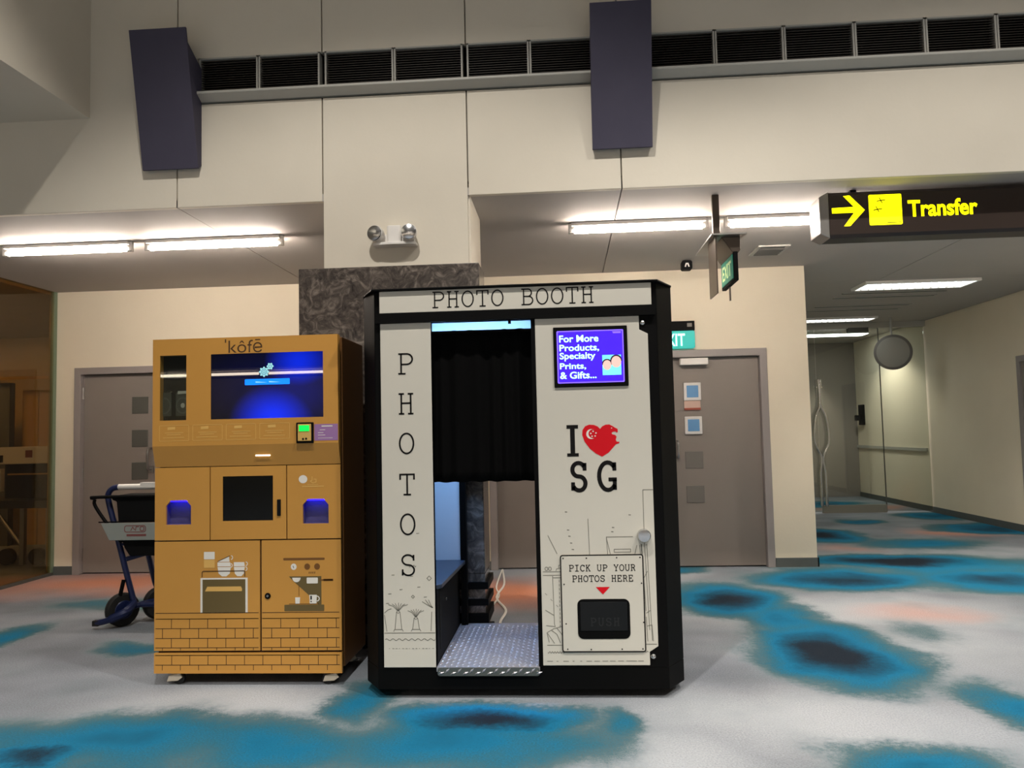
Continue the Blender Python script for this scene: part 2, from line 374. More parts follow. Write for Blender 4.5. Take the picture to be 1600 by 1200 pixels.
ce = root('ceiling', 'low grey soffit ceiling over the doors', 'ceiling', (0, 6.3, ZC), kind='structure')
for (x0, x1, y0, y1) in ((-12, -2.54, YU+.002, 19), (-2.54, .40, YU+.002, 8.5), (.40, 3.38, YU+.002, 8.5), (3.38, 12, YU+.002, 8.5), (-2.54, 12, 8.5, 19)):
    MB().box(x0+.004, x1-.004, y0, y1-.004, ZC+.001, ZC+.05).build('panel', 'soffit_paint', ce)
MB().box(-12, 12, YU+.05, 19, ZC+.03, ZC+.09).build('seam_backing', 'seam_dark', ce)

wb = root('wall_back', 'cream wall behind the machines with grey doors', 'wall', (-1.4, YB, 0), kind='structure')
DOORS = ((-4.972, -3.96), (-.754, .26), (.93, 1.94))
xs = [XL, DOORS[0][0], DOORS[0][1], DOORS[1][0], DOORS[1][1], DOORS[2][0], DOORS[2][1], 2.33]
m_ = MB()
for i in range(0, 8, 2): m_.box(xs[i], xs[i+1], YB, YB+.16, 0, ZC)
for a, b_ in DOORS: m_.box(a, b_, YB, YB+.16, 2.075, ZC)
m_.build('plaster', 'wall_cream', wb)
m_ = MB()
for i in range(0, 8, 2): m_.box(xs[i]+.005, xs[i+1]-(.0 if i < 6 else -.012), YB-.012, YB, 0, .085)
m_.box(2.33, 2.342, YB-.012, YB+.16, 0, .085)
m_.build('baseboard_back', 'baseboard_grey', label='dark grey skirting along the cream door wall', cat='baseboard', kind='structure')

MB().box(XR, XR+.2, YU+.3, 19, 0, ZC).build('wall_right', 'wall_cream', label='long cream wall on the right side of the corridor', cat='wall', kind='structure')
MB().box(XR-.014, XR, YU+.3, 15, 0, .085).build('baseboard_right', 'baseboard_grey', label='dark skirting along the right corridor wall', cat='baseboard', kind='structure')
MB().box(2.2, 2.325, YB+.16, 19, 0, ZC).build('wall_corridor', 'wall_cream', label='left side wall of the corridor beyond the corner', cat='wall', kind='structure')
MB().box(2.3, 6, 18.2, 18.4, 0, ZC).build('wall_far', 'wall_cream', label='dim end wall behind the glass doors', cat='wall', kind='structure')
# the rest of the hall, behind the camera
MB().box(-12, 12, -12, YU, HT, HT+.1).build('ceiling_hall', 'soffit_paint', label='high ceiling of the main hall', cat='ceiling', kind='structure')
MB().box(-12, 12, -11.2, -11, 0, HT).build('wall_behind', 'wall_paint', label='white wall on the far side of the hall', cat='wall', kind='structure')
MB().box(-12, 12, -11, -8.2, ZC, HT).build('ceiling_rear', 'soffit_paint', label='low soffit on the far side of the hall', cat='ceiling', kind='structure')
MB().box(-12.2, -12, -11, 19, 0, HT).build('wall_left', 'wall_paint', label='side wall at the left end of the hall', cat='wall', kind='structure')
MB().box(12, 12.2, -11, 19, 0, HT).build('wall_hall_right', 'wall_paint', label='side wall at the right end of the hall', cat='wall', kind='structure')
MB().box(-12, -3.15, 0.5, YU, 3.504, HT).build('ceiling_box', 'wall_paint', label='boxed white bulkhead jutting out at upper left', cat='bulkhead', kind='structure')

# column
co = root('column', 'square column with grey granite cladding behind the booth', 'column', (-1.1, 5.2, 0), kind='structure')
MB().box(-1.535, -.58, YU+.02, 5.55, 2.4, ZC).build('white_shaft', 'wall_paint', co)
MB().box(-1.70, -.525, 4.90, 5.22, .45, 2.41).build('granite_cladding', 'granite', co, bevel=.006)
for z0, z1 in ((.40,.45),(.297,.357),(.21,.257),(.08,.15)):
    MB().box(-1.70, -.525, 4.90, 5.22, z0, z1).build('stone_band', 'granite', co)
for z0, z1 in ((.357,.40),(.257,.297),(.15,.21),(0,.08)):
    MB().box(-1.715, -.505, 4.885, 5.235, z0, z1).build('dark_band', 'black_paint', co)

# louvre strip and its ledge
MB().prism([(YU-.07,3.62),(YU-.07,3.603),(YU-.055,3.597),(YU-.004,3.572),(YU+.03,3.572),(YU+.06,3.625),(YU-.055,3.625)], -2.42, 12, 'x').build('trim_1', 'ledge_grey', label='long pale ledge under the black louvre strip', cat='ledge', kind='structure', bevel=.004)
bays = [(-2.39,-1.985),(-1.98,-1.565),(-1.53,-1.07),(-1.065,-.61),(-.582,-.175),(-.17,.28),(.56,1.018),(1.022,1.452),(1.456,1.891),(1.895,2.327),(2.331,2.759),(2.763,3.2),(3.204,3.64),(3.644,4.08),(4.084,4.52)]
ordn = ['leftmost','second','third','fourth','fifth','sixth','seventh','eighth','ninth','tenth','eleventh','twelfth','thirteenth','fourteenth','fifteenth']
for i, (x0, x1) in enumerate(bays):
    lb = f'black louvred air grille in the wall strip, {ordn[i]} bay' + (' from the left' if i else '')
    r_ = root('air_grille', lb, 'air grille', ((x0+x1)/2, YU+.03, 3.61), 'air grilles in the louvre strip')
    fr = MB(); t = .011
    fr.box(x0, x0+t, YU-.005, YU+.06, 3.612, 3.876).box(x1-t, x1, YU-.005, YU+.06, 3.612, 3.876).box(x0, x1, YU-.005, YU+.06, 3.612, 3.622).box(x0, x1, YU-.005, YU+.06, 3.866, 3.876)
    fr.build('frame', 'ledge_grey', r_)
    sl = MB()
    for k in range(15):
        z = 3.626+k*.0162
        sl.prism([(YU+.005, z), (YU+.05, z+.014), (YU+.05, z+.0165), (YU+.005, z+.003)], x0+t, x1-t, 'x')
    tag(sl.build('slats', 'louvre_black', r_), kind='stuff')
    MB().box(x0, x1, YU+.08, YU+.09, 3.60, 3.88).build('back_plate', 'void_black', r_)

# slate blue wedge panels
for i, cx in enumerate((-2.56, .408)):
    lb = ('slate blue wedge-shaped wall baffle beside the leftmost air grille', 'slate blue wedge-shaped wall baffle above the photo booth')[i]
    r_ = root('wall_baffle', lb, 'wall panel', (cx, YU-.1, 3.11), 'blue wall baffles')
    hw = .19
    MB().prism([(4.90,3.11),(4.915,3.11),(4.735,3.975),(4.72,3.975)], cx-hw, cx+hw, 'x').build('face_panel', 'panel_blue', r_, bevel=.002)
    for sx in (-1, 1):
        a, b_ = sorted((cx+sx*(hw-.002), cx+sx*(hw-.02)))
        MB().prism([(4.913,3.115),(YU,3.14),(YU,3.80),(4.755,3.89)], a, b_, 'x').build('side_cheek', 'panel_blue', r_)
    MB().box(cx-.13, cx+.13, 4.90, YU, 3.2, 3.5).build('mount_block', 'black_matte', r_)

# fluorescent tubes
tubes = [(-4.35,-3.30,'bare fluorescent tube at the far left under the soffit'),(-3.20,-2.11,'bare fluorescent tube left of the granite column'),
         (.06,1.085,'bare fluorescent tube right of the white column'),(1.20,2.25,'bare fluorescent tube running behind the yellow lit sign')]
for x0, x1, lb in tubes:
    r_ = root('tube_light', lb, 'tube light', ((x0+x1)/2, 5.75, ZC), 'bare fluorescent tubes under the soffit')
    MB().cyl((x0+.03,5.75,2.805), (x1-.03,5.75,2.805), .018, 14).build('tube', 'tube_white', r_, smooth=True)
    MB().box(x0+.02, x1-.02, 5.712, 5.788, 2.838, ZC).build('batten', 'white_plastic', r_, bevel=.004)
    for xe in (x0, x1-.045):
        MB().box(xe, xe+.045, 5.735, 5.765, 2.785, ZC).build('end_holder', 'white_plastic', r_, bevel=.004)
for k in range(14):
    x0 = -11.6+k*1.62
    r_ = root('tube_light', 'fluorescent tube in the row across the hall', 'tube light', (x0+.75, -9.0, ZC), 'tubes across the hall behind the viewer')
    MB().cyl((x0+.05,-9.0,2.8), (x0+1.45,-9.0,2.8), .03, 10).build('tube', 'tube_old', r_)
    for xe in (x0, x0+1.45): MB().box(xe, xe+.05, -9.02, -8.98, 2.77, ZC).build('end_holder', 'white_plastic', r_)
# hall downlights
for k, (dx, dy) in enumerate(DOWN_POS):
    r_ = root('downlight', 'round downlight in the high hall ceiling', 'downlight', (dx, dy, HALL_Z), 'downlights of the hall ceiling')
    MB().lathe((dx,dy,HALL_Z+.02), (0,0,1), [(.13,0),(.15,0),(.15,.4),(.13,.4),(.125,.02)], 20).build('housing', 'white_plastic', r_)
    MB().cyl((dx,dy,HALL_Z+.38), (dx,dy,HT), .02, 8).build('stem', 'white_plastic', r_)
    L = bpy.data.lights.new('lamp', 'SPOT'); L.energy = DOWN_W*(1.0 if dy > 0 else 1.2); L.spot_size = math.radians(110); L.spot_blend = .28
    L.shadow_soft_size = .09; L.color = (1, .945, .875)
    lo = bpy.data.objects.new('lamp', L); COL.objects.link(lo); lo.parent = r_; lo.location = (0, 0, -.02)

for k, (dx, dy, e, lb) in enumerate(((4.3, 7.0, 290, 'recessed downlight at the mouth of the corridor'), (4.75, 13.2, 110, 'recessed downlight just beyond the glass doors'), (3.6, 15.5, 40, 'recessed downlight at the corridor end'))):
    r_ = root('corridor_downlight', lb, 'downlight', (dx, dy, ZC), 'downlights of the corridor')
    MB().lathe((dx,dy,ZC-.012), (0,0,1), [(.06,0),(.085,0),(.085,.012),(.06,.012)], 20).build('trim_ring', 'white_plastic', r_)
    L = bpy.data.lights.new('lamp', 'SPOT'); L.energy = e; L.spot_size = math.radians(130); L.spot_blend = .5; L.shadow_soft_size = .05; L.color = (1, .92, .8)
    lo = bpy.data.objects.new('lamp', L); COL.objects.link(lo); lo.parent = r_; lo.location = (0, 0, -.03)

# ------------------------------------------------------------------ doors
def door(n, x0, x1, hinge, label, label2):
    r_ = root(f'door_{n}', label, 'door', ((x0+x1)/2, YB, 0), kind='structure')
    f = MB(); t = .07
    f.prism([(x0, 0), (x0, 2.08), (x1, 2.08), (x1, 0), (x1-t, 0), (x1-t, 2.01), (x0+t, 2.01), (x0+t, 0)], YB-.02, YB+.1, 'y').build('door_frame', 'frame_grey', r_, bevel=.004)
    f = MB(); f.box(x0+t+.002, x1-t-.002, YB+.045, YB+.09, .012, 2.005); lf = f.build('leaf', 'door_grey', r_)
    return r_, lf
d1, l1 = door(1, *DOORS[0], 'l', 'grey door behind the luggage cart with three square plates', '')
for z in (1.687, 1.35, 1.022): MB().box(-4.393, -4.224, YB+.039, YB+.05, z-.086, z+.086).build('square_plate', 'plate_dark', l1, bevel=.003)
MB().tube(smoothpath([(-4.19,YB+.045,1.25),(-4.19,YB-.02,1.24),(-4.19,YB-.03,1.14),(-4.19,YB-.02,1.05),(-4.19,YB+.045,1.04)]), .011, 8).box(-4.21,-4.16,YB+.035,YB+.05,1.0,1.07).build('handle', 'steel', l1, smooth=True)
for z in (1.82, 1.0, .2): MB().cyl((-4.905,YB+.03,z-.06), (-4.905,YB+.03,z+.06), .012, 8).build('hinge', 'steel', l1)
d2, l2 = door(2, *DOORS[1], 'l', 'grey door mostly hidden behind the photo booth', '')
d3, l3 = door(3, *DOORS[2], 'r', 'grey door right of the booth with two blue panes', '')
for z0, z1 in ((1.595, 1.766), (1.269, 1.439)):
    MB().prism([(1.148,z0),(1.148,z1),(1.312,z1),(1.312,z0)], YB+.02, YB+.05, 'y').build('pane_frame', 'white_plastic', l3, bevel=.004)
    MB().box(1.176, 1.285, YB+.015, YB+.03, z0+.028, z1-.028).build('pane', 'pane_blue', l3)
MB().box(1.15, 1.305, YB+.03, YB+.05, 1.52, 1.593).build('notice', 'paper_pink', l3); MB().box(1.15, 1.305, YB+.028, YB+.05, 1.502, 1.522).build('notice_strip', 'paper_red', l3)
for z0, z1 in ((.939, 1.101), (.61, .774)): MB().box(1.143, 1.313, YB+.039, YB+.05, z0, z1).build('square_plate', 'plate_grey', l3, bevel=.003)
MB().box(1.115, 1.383, YB-.035, YB+.045, 1.935, 2.0).build('door_closer', 'white_plastic', l3, bevel=.006)
MB().tube(smoothpath([(1.07,YB+.045,1.2),(1.07,YB-.02,1.19),(1.07,YB-.02,1.06),(1.07,YB+.045,1.05)]), .011, 8).build('handle', 'steel', l3, smooth=True)
# door in right wall, at the frame's edge
r_ = root('door_4', 'grey door in the right corridor wall at the picture edge', 'door', (XR, 9.1, 0), kind='structure')
MB().prism([(8.55,0),(8.55,2.1),(9.72,2.1),(9.72,0),(9.65,0),(9.65,2.03),(8.62,2.03),(8.62,0)], XR-.03, XR+.02, 'x').build('door_frame', 'frame_grey', r_)
MB().box(XR-.012, XR+.02, 8.62, 9.65, .01, 2.03).build('leaf', 'door_grey', r_)

# wall-mounted exit sign over door 3
def letters_EXIT(x0, x1, z0, z1, y, m, parent): return text('lettering', 'EXIT', x0, x1, z0, z1, y, m, parent, bold=.02)
r_ = root('exit_sign', 'green lit exit sign over the door right of booth', 'exit sign', (1.0, YB-.04, 2.09), 'exit signs')
MB().box(.72, 1.262, YB-.06, YB, 2.265, 2.357).build('housing', 'black_paint', r_, bevel=.004)
MB().prism(rrect(.72, 1.262, 2.092, 2.266, .02), YB-.045, YB-.015, 'y').build('panel', 'exit_green', r_)
letters_EXIT(.94, 1.168, 2.118, 2.238, YB-.047, 'exit_letter', r_)
MB().box(1.19,1.235,YB-.064,YB-.06,2.30,2.335).build('maker_plate', 'plate_grey', r_)

# hanging exit sign
r_ = root('exit_sign', 'exit sign hanging from the soffit on a bronze post', 'exit sign', (1.03, 5.2, ZC), 'exit signs')
MB().box(1.006, 1.052, 5.17, 5.2, 2.59, ZC).build('post', 'bronze', r_, bevel=.003)
MB().box(.99, 1.22, 5.15, 5.78, 2.59, 2.6).build('canopy', 'steel', r_)
MB().box(1.02, 1.028, 5.18, 5.44, 2.21, 2.59).build('side_plate', 'bronze', r_)
MB().prism([(1.07,2.59),(1.19,2.59),(1.19,2.50),(1.175,2.48),(1.14,2.48)], 5.22, 5.62, 'y').build('housing', 'bronze', r_, bevel=.004)
MB().box(1.14, 1.17, 5.21, 5.62, 2.295, 2.49).build('sign_frame', 'black_paint', r_, bevel=.004)
MB().box(1.136, 1.141, 5.235, 5.595, 2.315, 2.475).build('panel', 'exit_green_dim', r_)
e_ = letters_EXIT(0, .28, 2.345, 2.445, 0, 'exit_letter_dim', r_)
og = origin(r_)
for v in e_.data.vertices:
    p = v.co+og; v.co = Vector((1.1345, 5.555-p.x, p.z))-og
MB().box(1.158, 1.166, 5.45, 5.47, 2.2, 2.3).build('tail_rod', 'bronze', r_)

# lit transfer sign
r_ = root('direction_sign', 'long dark hanging sign with lit yellow arrow and Transfer lettering', 'sign', (2.6, 5.25, 2.54), None)
MB().prism([(5.17,2.54),(5.15,2.56),(5.15,2.82),(5.17,2.843),(5.33,2.843),(5.35,2.82),(5.35,2.56),(5.33,2.54)], 1.752, 3.55, 'x').build('case', 'sign_brown', r_, bevel=.003)
MB().prism([(1.69,2.57),(1.752,2.538),(1.752,2.845),(1.69,2.81)], 5.15, 5.35, 'y').build('end_cap', 'steel', r_, bevel=.004)
MB().prism([(3.612,2.57),(3.55,2.538),(3.55,2.845),(3.612,2.81)], 5.15, 5.35, 'y').build('end_cap', 'steel', r_, bevel=.004)
for xa in (1.93, 3.2): MB().box(xa-.02, xa+.02, 5.2, 5.26, 2.84, ZC).build('bracket', 'black_paint', r_)
yS = 5.1485
MB().flat([(1.77,2.70),(1.77,2.735),(1.91,2.738),(1.845,2.812),(1.885,2.815),(1.978,2.715),(1.882,2.613),(1.843,2.613),(1.91,2.70)], yS).build('arrow', 'sign_yellow', r_)
q_ = MB().flat(rrect(2.005, 2.212, 2.612, 2.812, .008), yS).build('pictogram', 'sign_yellow', r_)
a_ = MB()
for cx, cz in ((2.083,2.773),(2.06,2.715)):
    a_.ribbon([(cx-.028,cz-.004),(cx+.028,cz+.004)], .008, yS-.001).ribbon([(cx-.012,cz+.022),(cx+.008,cz-.02)], .007, yS-.001)
a_.ribbon([(2.115,2.626),(2.205,2.626)], .006, yS-.001); tag(a_.build('plane_marks', 'sign_mark', q_), kind='stuff')
text('lettering', 'Transfer', 2.25, 2.685, 2.657, 2.768, yS, 'sign_yellow', r_, bold=.028)

# emergency twin light on the column
r_ = root('emergency_light', 'white twin-head emergency light on the column', 'emergency light', (-1.065, YU, 2.545))
arcb = [(-1.205,YU)]+[(-1.065+.14*math.sin(math.radians(a)), YU-.06-.03*math.cos(math.radians(a))) for a in range(-90, 91, 12)]+[(-.925,YU)]
MB().prism(arcb, 2.54, 2.558, 'z').build('tray', 'white_plastic', r_, bevel=.003)
MB().prism([(-1.112,YU),(-1.112,YU-.07),(-1.10,YU-.08),(-1.03,YU-.08),(-1.02,YU-.07),(-1.02,YU)], 2.555, 2.665, 'z').build('body', 'white_plastic', r_, bevel=.004)
MB().box(-1.19,-.94,YU-.03,YU,2.555,2.62).build('back_box', 'white_plastic', r_, bevel=.004)
for cx, dx in ((-1.166,-.25),(-.972,.1)):
    ax = Vector((dx, -1, .02)).normalized()
    hd = MB().lathe(Vector((cx,YU-.015,2.613)), ax, [(.03,0),(.045,.03),(.052,.07),(.052,.085),(.048,.086)], 24).build('lamp_head', 'white_plastic', r_, smooth=True)
    MB().lathe(Vector((cx,YU-.015,2.613))+ax*.0865, ax, [(.05,0),(.047,.006),(.03,.012),(.006,.015)], 24).build('lens', 'chrome', hd, smooth=True)

# small ceiling camera and ceiling vent
r_ = root('ceiling_sensor', 'tiny dark box with white mark on the soffit', 'sensor', (1.15, 7.2, ZC))
MB().prism(rrect(1.10, 1.195, 2.775, 2.86, .018), 7.16, 7.24, 'y').build('case', 'black_paint', r_)
MB().ribbon([(1.13,2.80),(1.14,2.83),(1.155,2.83),(1.165,2.80)], .012, 7.158).build('mark', 'print_white', r_)
MB().box(1.13,1.165,7.18,7.22,2.85,ZC).build('mount', 'black_paint', r_)
r_ = root('ceiling_vent', 'small square air vent in the grey soffit', 'vent', (1.81, 6.88, ZC))
MB().box(1.68,1.95,6.7,6.73,ZC-.012,ZC).box(1.68,1.95,7.03,7.06,ZC-.012,ZC).box(1.68,1.71,6.73,7.03,ZC-.012,ZC).box(1.92,1.95,6.73,7.03,ZC-.012,ZC).build('frame', 'ledge_grey', r_)
for k in range(5): MB().prism([(6.75+k*.055,ZC-.002),(6.79+k*.055,ZC-.022),(6.795+k*.055,ZC-.02),(6.755+k*.055,ZC)], 1.71, 1.92, 'x').build('slat', 'plate_grey', r_)
MB().box(1.71,1.92,6.73,7.03,ZC-.002,ZC).build('dark_back', 'void_black', r_)

# corridor ceiling fittings
for k, (y0, y1, lb) in enumerate(((8.62,9.0,'nearer recessed louvred light in the corridor ceiling'),(11.4,11.68,'farther recessed louvred light before the glass doors'))):
    r_ = root('recessed_light', lb, 'ceiling light', (3.88, (y0+y1)/2, ZC), 'recessed corridor lights')
    MB().box(3.3,4.45,y0,y1,ZC-.008,ZC-.002).build('lamp_panel', 'corridor_lamp', r_)
    f = MB().box(3.27,3.3,y0,y1,ZC-.03,ZC).box(4.45,4.48,y0,y1,ZC-.03,ZC).box(3.27,4.48,y0-.03,y0,ZC-.03,ZC).box(3.27,4.48,y1,y1+.03,ZC-.03,ZC); f.build('frame', 'white_plastic', r_)
    for j in range(13): MB().box(3.36+j*.085, 3.366+j*.085, y0, y1, ZC-.03, ZC-.006).build('louvre_blade', 'steel', r_)
for y, lb in ((9.35,'dark slot diffuser nearest the corridor light'),(9.67,'second dark slot diffuser in the corridor ceiling'),(10.35,'third dark slot diffuser in the corridor ceiling'),(10.7,'fourth dark slot diffuser, nearest the glass doors')):
    r_ = root('slot_diffuser', lb, 'air slot', (3.88, y, ZC), 'slot diffusers in the corridor ceiling')
    MB().box(3.29,4.48,y-.03,y+.03,ZC-.004,ZC).build('slot', 'void_black', r_)
    MB().box(3.28,4.49,y-.045,y-.03,ZC-.008,ZC).box(3.28,4.49,y+.03,y+.045,ZC-.008,ZC).build('frame', 'ledge_grey', r_)

# ------------------------------------------------------------------ glass doors across the corridor
r_ = root('window_1', 'glass door screen across the end of the corridor', 'glass screen', (4.2, 12.1, 0), kind='structure')
YG = 12.1
for x0, x1 in ((2.34,3.80),(3.81,4.745),(4.75,XR-.02)):
    MB().box(x0, x1, YG, YG+.012, .03, 2.78).build('pane', 'glass_clear', r_)
MB().box(4.742,4.753,YG-.003,YG+.015,.02,2.79).build('pane_edge', 'plate_dark', r_)
MB().box(2.33,XR,YG-.03,YG+.04,2.78,ZC).build('head_rail', 'ledge_grey', r_)
MB().box(3.81,4.745,YG-.012,YG+.025,.012,.13).build('bottom_rail', 'mirror_grey', r_)
MB().box(4.3,4.6,YG-.035,YG+.045,2.72,2.79).build('patch_fitting', 'plate_dark', r_)
def wavy(xc, sgn):
    return smoothpath([(xc, YG-.06, .12), (xc, YG-.06, .6), (xc-sgn*.02, YG-.06, .85), (xc+sgn*.07, YG-.06, 1.1), (xc+sgn*.04, YG-.06, 1.45), (xc-sgn*.03, YG-.06, 1.65), (xc-sgn*.02, YG-.06, 2.02)], 6)
for xc, sg, lb in ((3.79,-1,'left'),(3.86,1,'right')):
    h = MB().tube(wavy(xc, sg), .022, 10).build('wavy_handle', 'chrome', r_, smooth=True)
    MB().cyl((xc,YG-.06,.3),(xc,YG,.3),.012,8).cyl((xc,YG-.06,1.9),(xc,YG,1.9),.012,8).build('standoff', 'chrome', h)
MB().box(2.46,2.62,17.4,17.6,0,2.4).build('pillar_far', 'wall_paint', label='pale pillar beyond the glass doors', cat='pillar')
MB().box(4.4,XR,15.0,15.15,0,ZC).box(4.4,4.42,14.9,15.0,.8,1.0).build('wall_return', 'door_grey', label='grey return wall beyond the glass doors', cat='wall', kind='structure')
MB().box(XR-.025,XR,12.2,15,.9,.95).build('trim_2', 'ledge_grey', label='thin dado rail on the wall beyond the glass', cat='rail', kind='structure')
r_ = root('wall_phone', 'black handset on the white wall beyond the glass doors', 'phone', (XR-.04, 14.69, 1.3))
MB().box(XR-.05,XR,14.6,14.8,1.32,1.69).build('body', 'black_paint', r_, bevel=.01); MB().box(XR-.13,XR-.05,14.7,14.78,1.4,1.5).build('handset', 'black_matte', r_, bevel=.01)
r_ = root('convex_mirror', 'round grey disc hanging from the ceiling before the glass', 'convex mirror', (4.75, 11.6, 2.36))
MB().lathe((4.75,11.6,2.36), (-.42,-1,-.04), [(.245,0),(.25,.006),(.235,.010),(.17,.018),(.09,.024),(.02,.026)], 32).build('dome', 'mirror_grey', r_, smooth=True)
MB().lathe((4.75,11.6,2.36), (-.42,-1,-.04), [(.252,-.03),(.256,-.012),(.256,.008),(.248,.012)], 32).build('rim', 'plate_grey', r_, smooth=True)
MB().cyl((4.75,11.63,2.36),(4.75,11.63,ZC),.014,8).build('drop_rod', 'ledge_grey', r_)

# ------------------------------------------------------------------ glass room on the left
r_ = root('window_2', 'brown tinted glass wall at the left edge', 'glass wall', (XL, 6.3, 0), kind='structure')
MB().box(XL-.012, XL, 5.0, 7.60, .02, ZC).build('pane', 'glass_brown', r_)
MB().box(XL-.03, XL+.008, 7.575, 7.62, 0, ZC).build('pane_edge', 'glass_edge', r_)
MB().box(XL-.02, XL+.012, 5.0, 7.6, 0, .03).build('floor_channel', 'plate_dark', r_)
MB().box(-12, XL-.02, 10.6, 10.8, 0, ZC).build('wall_side_room', 'wood_ceiling', label='brown end wall of the room behind the left glass', cat='wall', kind='structure')
MB().box(-12, XL-.03, 5.0, 10.6, ZC-.035, ZC-.004).build('ceiling_side_room', 'wood_ceiling', label='warm brown ceiling behind the left glass', cat='ceiling', kind='structure')
MB().box(XL-.2, XL-.04, 7.8, 10.6, 0, ZC-.04).build('wall_side_return', 'wood_ceiling', label='short side wall inside the left glass room', cat='wall', kind='structure')
for k, (x, x9) in enumerate(((-7.185, -6.965), (-6.955, -6.66))):
    MB().box(x, x9, 9.9, 9.95, 0, 2.03).build('wood_panel', 'wood_light', label=('light wooden panel behind glass, left one of two','light wooden panel behind glass, right one of two')[k], cat='panel', group='wooden panels behind the left glass', bevel=.004)
MB().box(-8.1, -7.29, 9.8, 9.9, 0, 2.13).build('door_5', 'plate_dark', label='dark grey door inside the left glass room', cat='door', kind='structure')
MB().box(-8.6, -5.4, 9.7, 9.74, 2.16, 2.2).build('trim_3', 'wood_light', label='pale rail above the wooden panels behind glass', cat='rail', kind='structure')
r_ = root('scanner_machine', 'baggage scanner with white top band behind the left glass', 'scanner', (-6.3, 8.6, 0))
MB().prism(rrect(-6.31, -5.5, 1.1, 1.29, .04), 8.3, 9.0, 'y').build('top_cover', 'print_offwhite', r_, bevel=.01)
MB().box(-6.25,-5.5,8.35,8.95,.72,1.1).build('tunnel', 'black_matte', r_)
MB().box(-6.31,-6.25,8.28,8.34,.8,1.05).build('control_column', 'print_offwhite', r_)
MB().box(-6.18,-5.5,8.29,8.35,.98,.995).build('rail', 'wood_light', r_)
MB().box(-7.1,-5.6,8.2,9.0,.62,.7).build('conveyor', 'black_rubber', r_)
for x in (-6.95,-6.0,-5.7): MB().box(x,x+.05,8.25,8.3,0,.62).build('leg', 'steel', r_)
MB().tube([(-6.28,8.27,.58),(-5.98,8.27,.2)], .02, 8).build('brace', 'steel', r_)
MB().box(-5.98,-5.9,8.296,8.3,1.17,1.25).build('red_label', 'cart_red', r_); MB().box(-6.3,-6.24,8.296,8.3,1.12,1.2).build('dark_label', 'black_matte', r_)
for k, x in enumerate((-6.15,-5.8)): MB().lathe((x,8.27,.09),(0,1,0),[(.06,-.03),(.09,-.03),(.09,.03),(.06,.03)],16).build('wheel','black_rubber', r_)

for k, (x, y, e) in enumerate(((-8.4, 9.0, 40.0), (-6.2, 6.6, 12.0))):
    r_ = root('fill_lamp', ('added warm fill lamp near the wooden panels behind glass', 'added warm fill lamp above the scanner behind glass')[k], 'ceiling light', (x, y, ZC-.04), 'added fill lamps in the glass room')  # added out of view to brighten the glass room
    mat(f'warm_fill_lamp_{k}', (255,214,150), .5, emit=e)
    MB().box(x-.3, x+.3, y-.15, y+.15, ZC-.06, ZC-.05).build('diffuser', f'warm_fill_lamp_{k}', r_); MB().box(x-.32, x+.32, y-.17, y+.17, ZC-.05, ZC-.035).build('frame', 'white_plastic', r_)
r_ = root('fill_lamp', 'added fill lamp in the hall beyond the glass doors', 'ceiling light', (4.6, 13.6, ZC), 'added fill lamps beyond the glass doors')  # added to lift the dark space past the glass doors
mat('cool_fill_lamp', (235,240,240), .5, emit=18); MB().box(4.1, 5.1, 13.4, 13.7, ZC-.02, ZC-.01).build('diffuser', 'cool_fill_lamp', r_); MB().box(4.08, 5.12, 13.38, 13.72, ZC-.01, ZC).build('frame', 'white_plastic', r_)

# ================================================================== PHOTO BOOTH
def bx(x): return x*.965
def bz(z): return .0462+.965*z
YF = 3.957; YBK = 4.85
XA, XB = bx(-1.01), bx(.492)                     # flat front
XAo, XBo = XA-.092, XB+.092                      # chamfered outer sides
pb = root('photo_booth', 'tall black and white photo booth with black curtain', 'photo booth', ((XA+XB)/2, 4.4, 0))
octo = [(XA,YF+.006),(XB,YF+.006),(XBo,YF+.15),(XBo,YBK),(XAo,YBK),(XAo,YF+.15)]
MB().prism(octo, .045, bz(.112), 'z').build('base', 'black_paint', pb, bevel=.004)
MB().prism([(XA-.004,YF-.04),(XB+.004,YF-.04),(XBo+.004,YF+.148),(XBo+.004,YBK+.004),(XAo-.004,YBK+.004),(XAo-.004,YF+.148)], bz(2.09), bz(2.10), 'z').build('roof', 'black_paint', pb, bevel=.003)
MB().prism([(XB-.03,YF+.006),(XB,YF+.006),(XBo,YF+.15),(XBo,YBK),(XBo-.03,YBK),(XBo-.03,YF+.17),(XB-.03,YF+.03)], bz(.112), bz(2.09), 'z').build('side_wall', 'black_paint', pb, bevel=.003)
MB().prism([(XA+.03,YF+.006),(XA,YF+.006),(XAo,YF+.15),(XAo,YBK),(XAo+.03,YBK),(XAo+.03,YF+.17),(XA+.03,YF+.03)], bz(.112), bz(2.09), 'z').build('side_wall', 'black_paint', pb, bevel=.003)
# front frame
fr = MB(); y0, y1 = YF+.004, YF+.04
fr.box(XA+.01, XB-.01, y0, y1, bz(1.918), bz(2.09)).box(XA+.005, bx(-.704), y0, y1, bz(.112), bz(1.918)).box(bx(-.168), XB-.005, y0, y1, bz(.112), bz(1.918))
fr.build('front_frame', 'black_paint', pb)
MB().box(XA+.01, XB-.01, YF-.022, YF+.01, bz(1.918)+.001, bz(1.971)).build('header_rail', 'black_paint', pb)
hs = MB().box(bx(-.975), bx(.463), YF-.022, YF+.006, bz(1.971), bz(2.088)).build('header_sign', 'booth_white', pb, bevel=.002)
for i, ch in enumerate('PHOTO BOOTH'):
    if ch != ' ': typed(MB(), ch, bx(-.691)+i*bx(.0789), 0, bx(.067), bz(1.993), .079, .0066, YF-.0232).build('letter', 'print_black', hs)
lp = MB().box(bx(-.977), bx(-.704), YF-.003, YF+.006, bz(.115), bz(1.918)).build('letter_panel', 'booth_white', pb, bevel=.002)
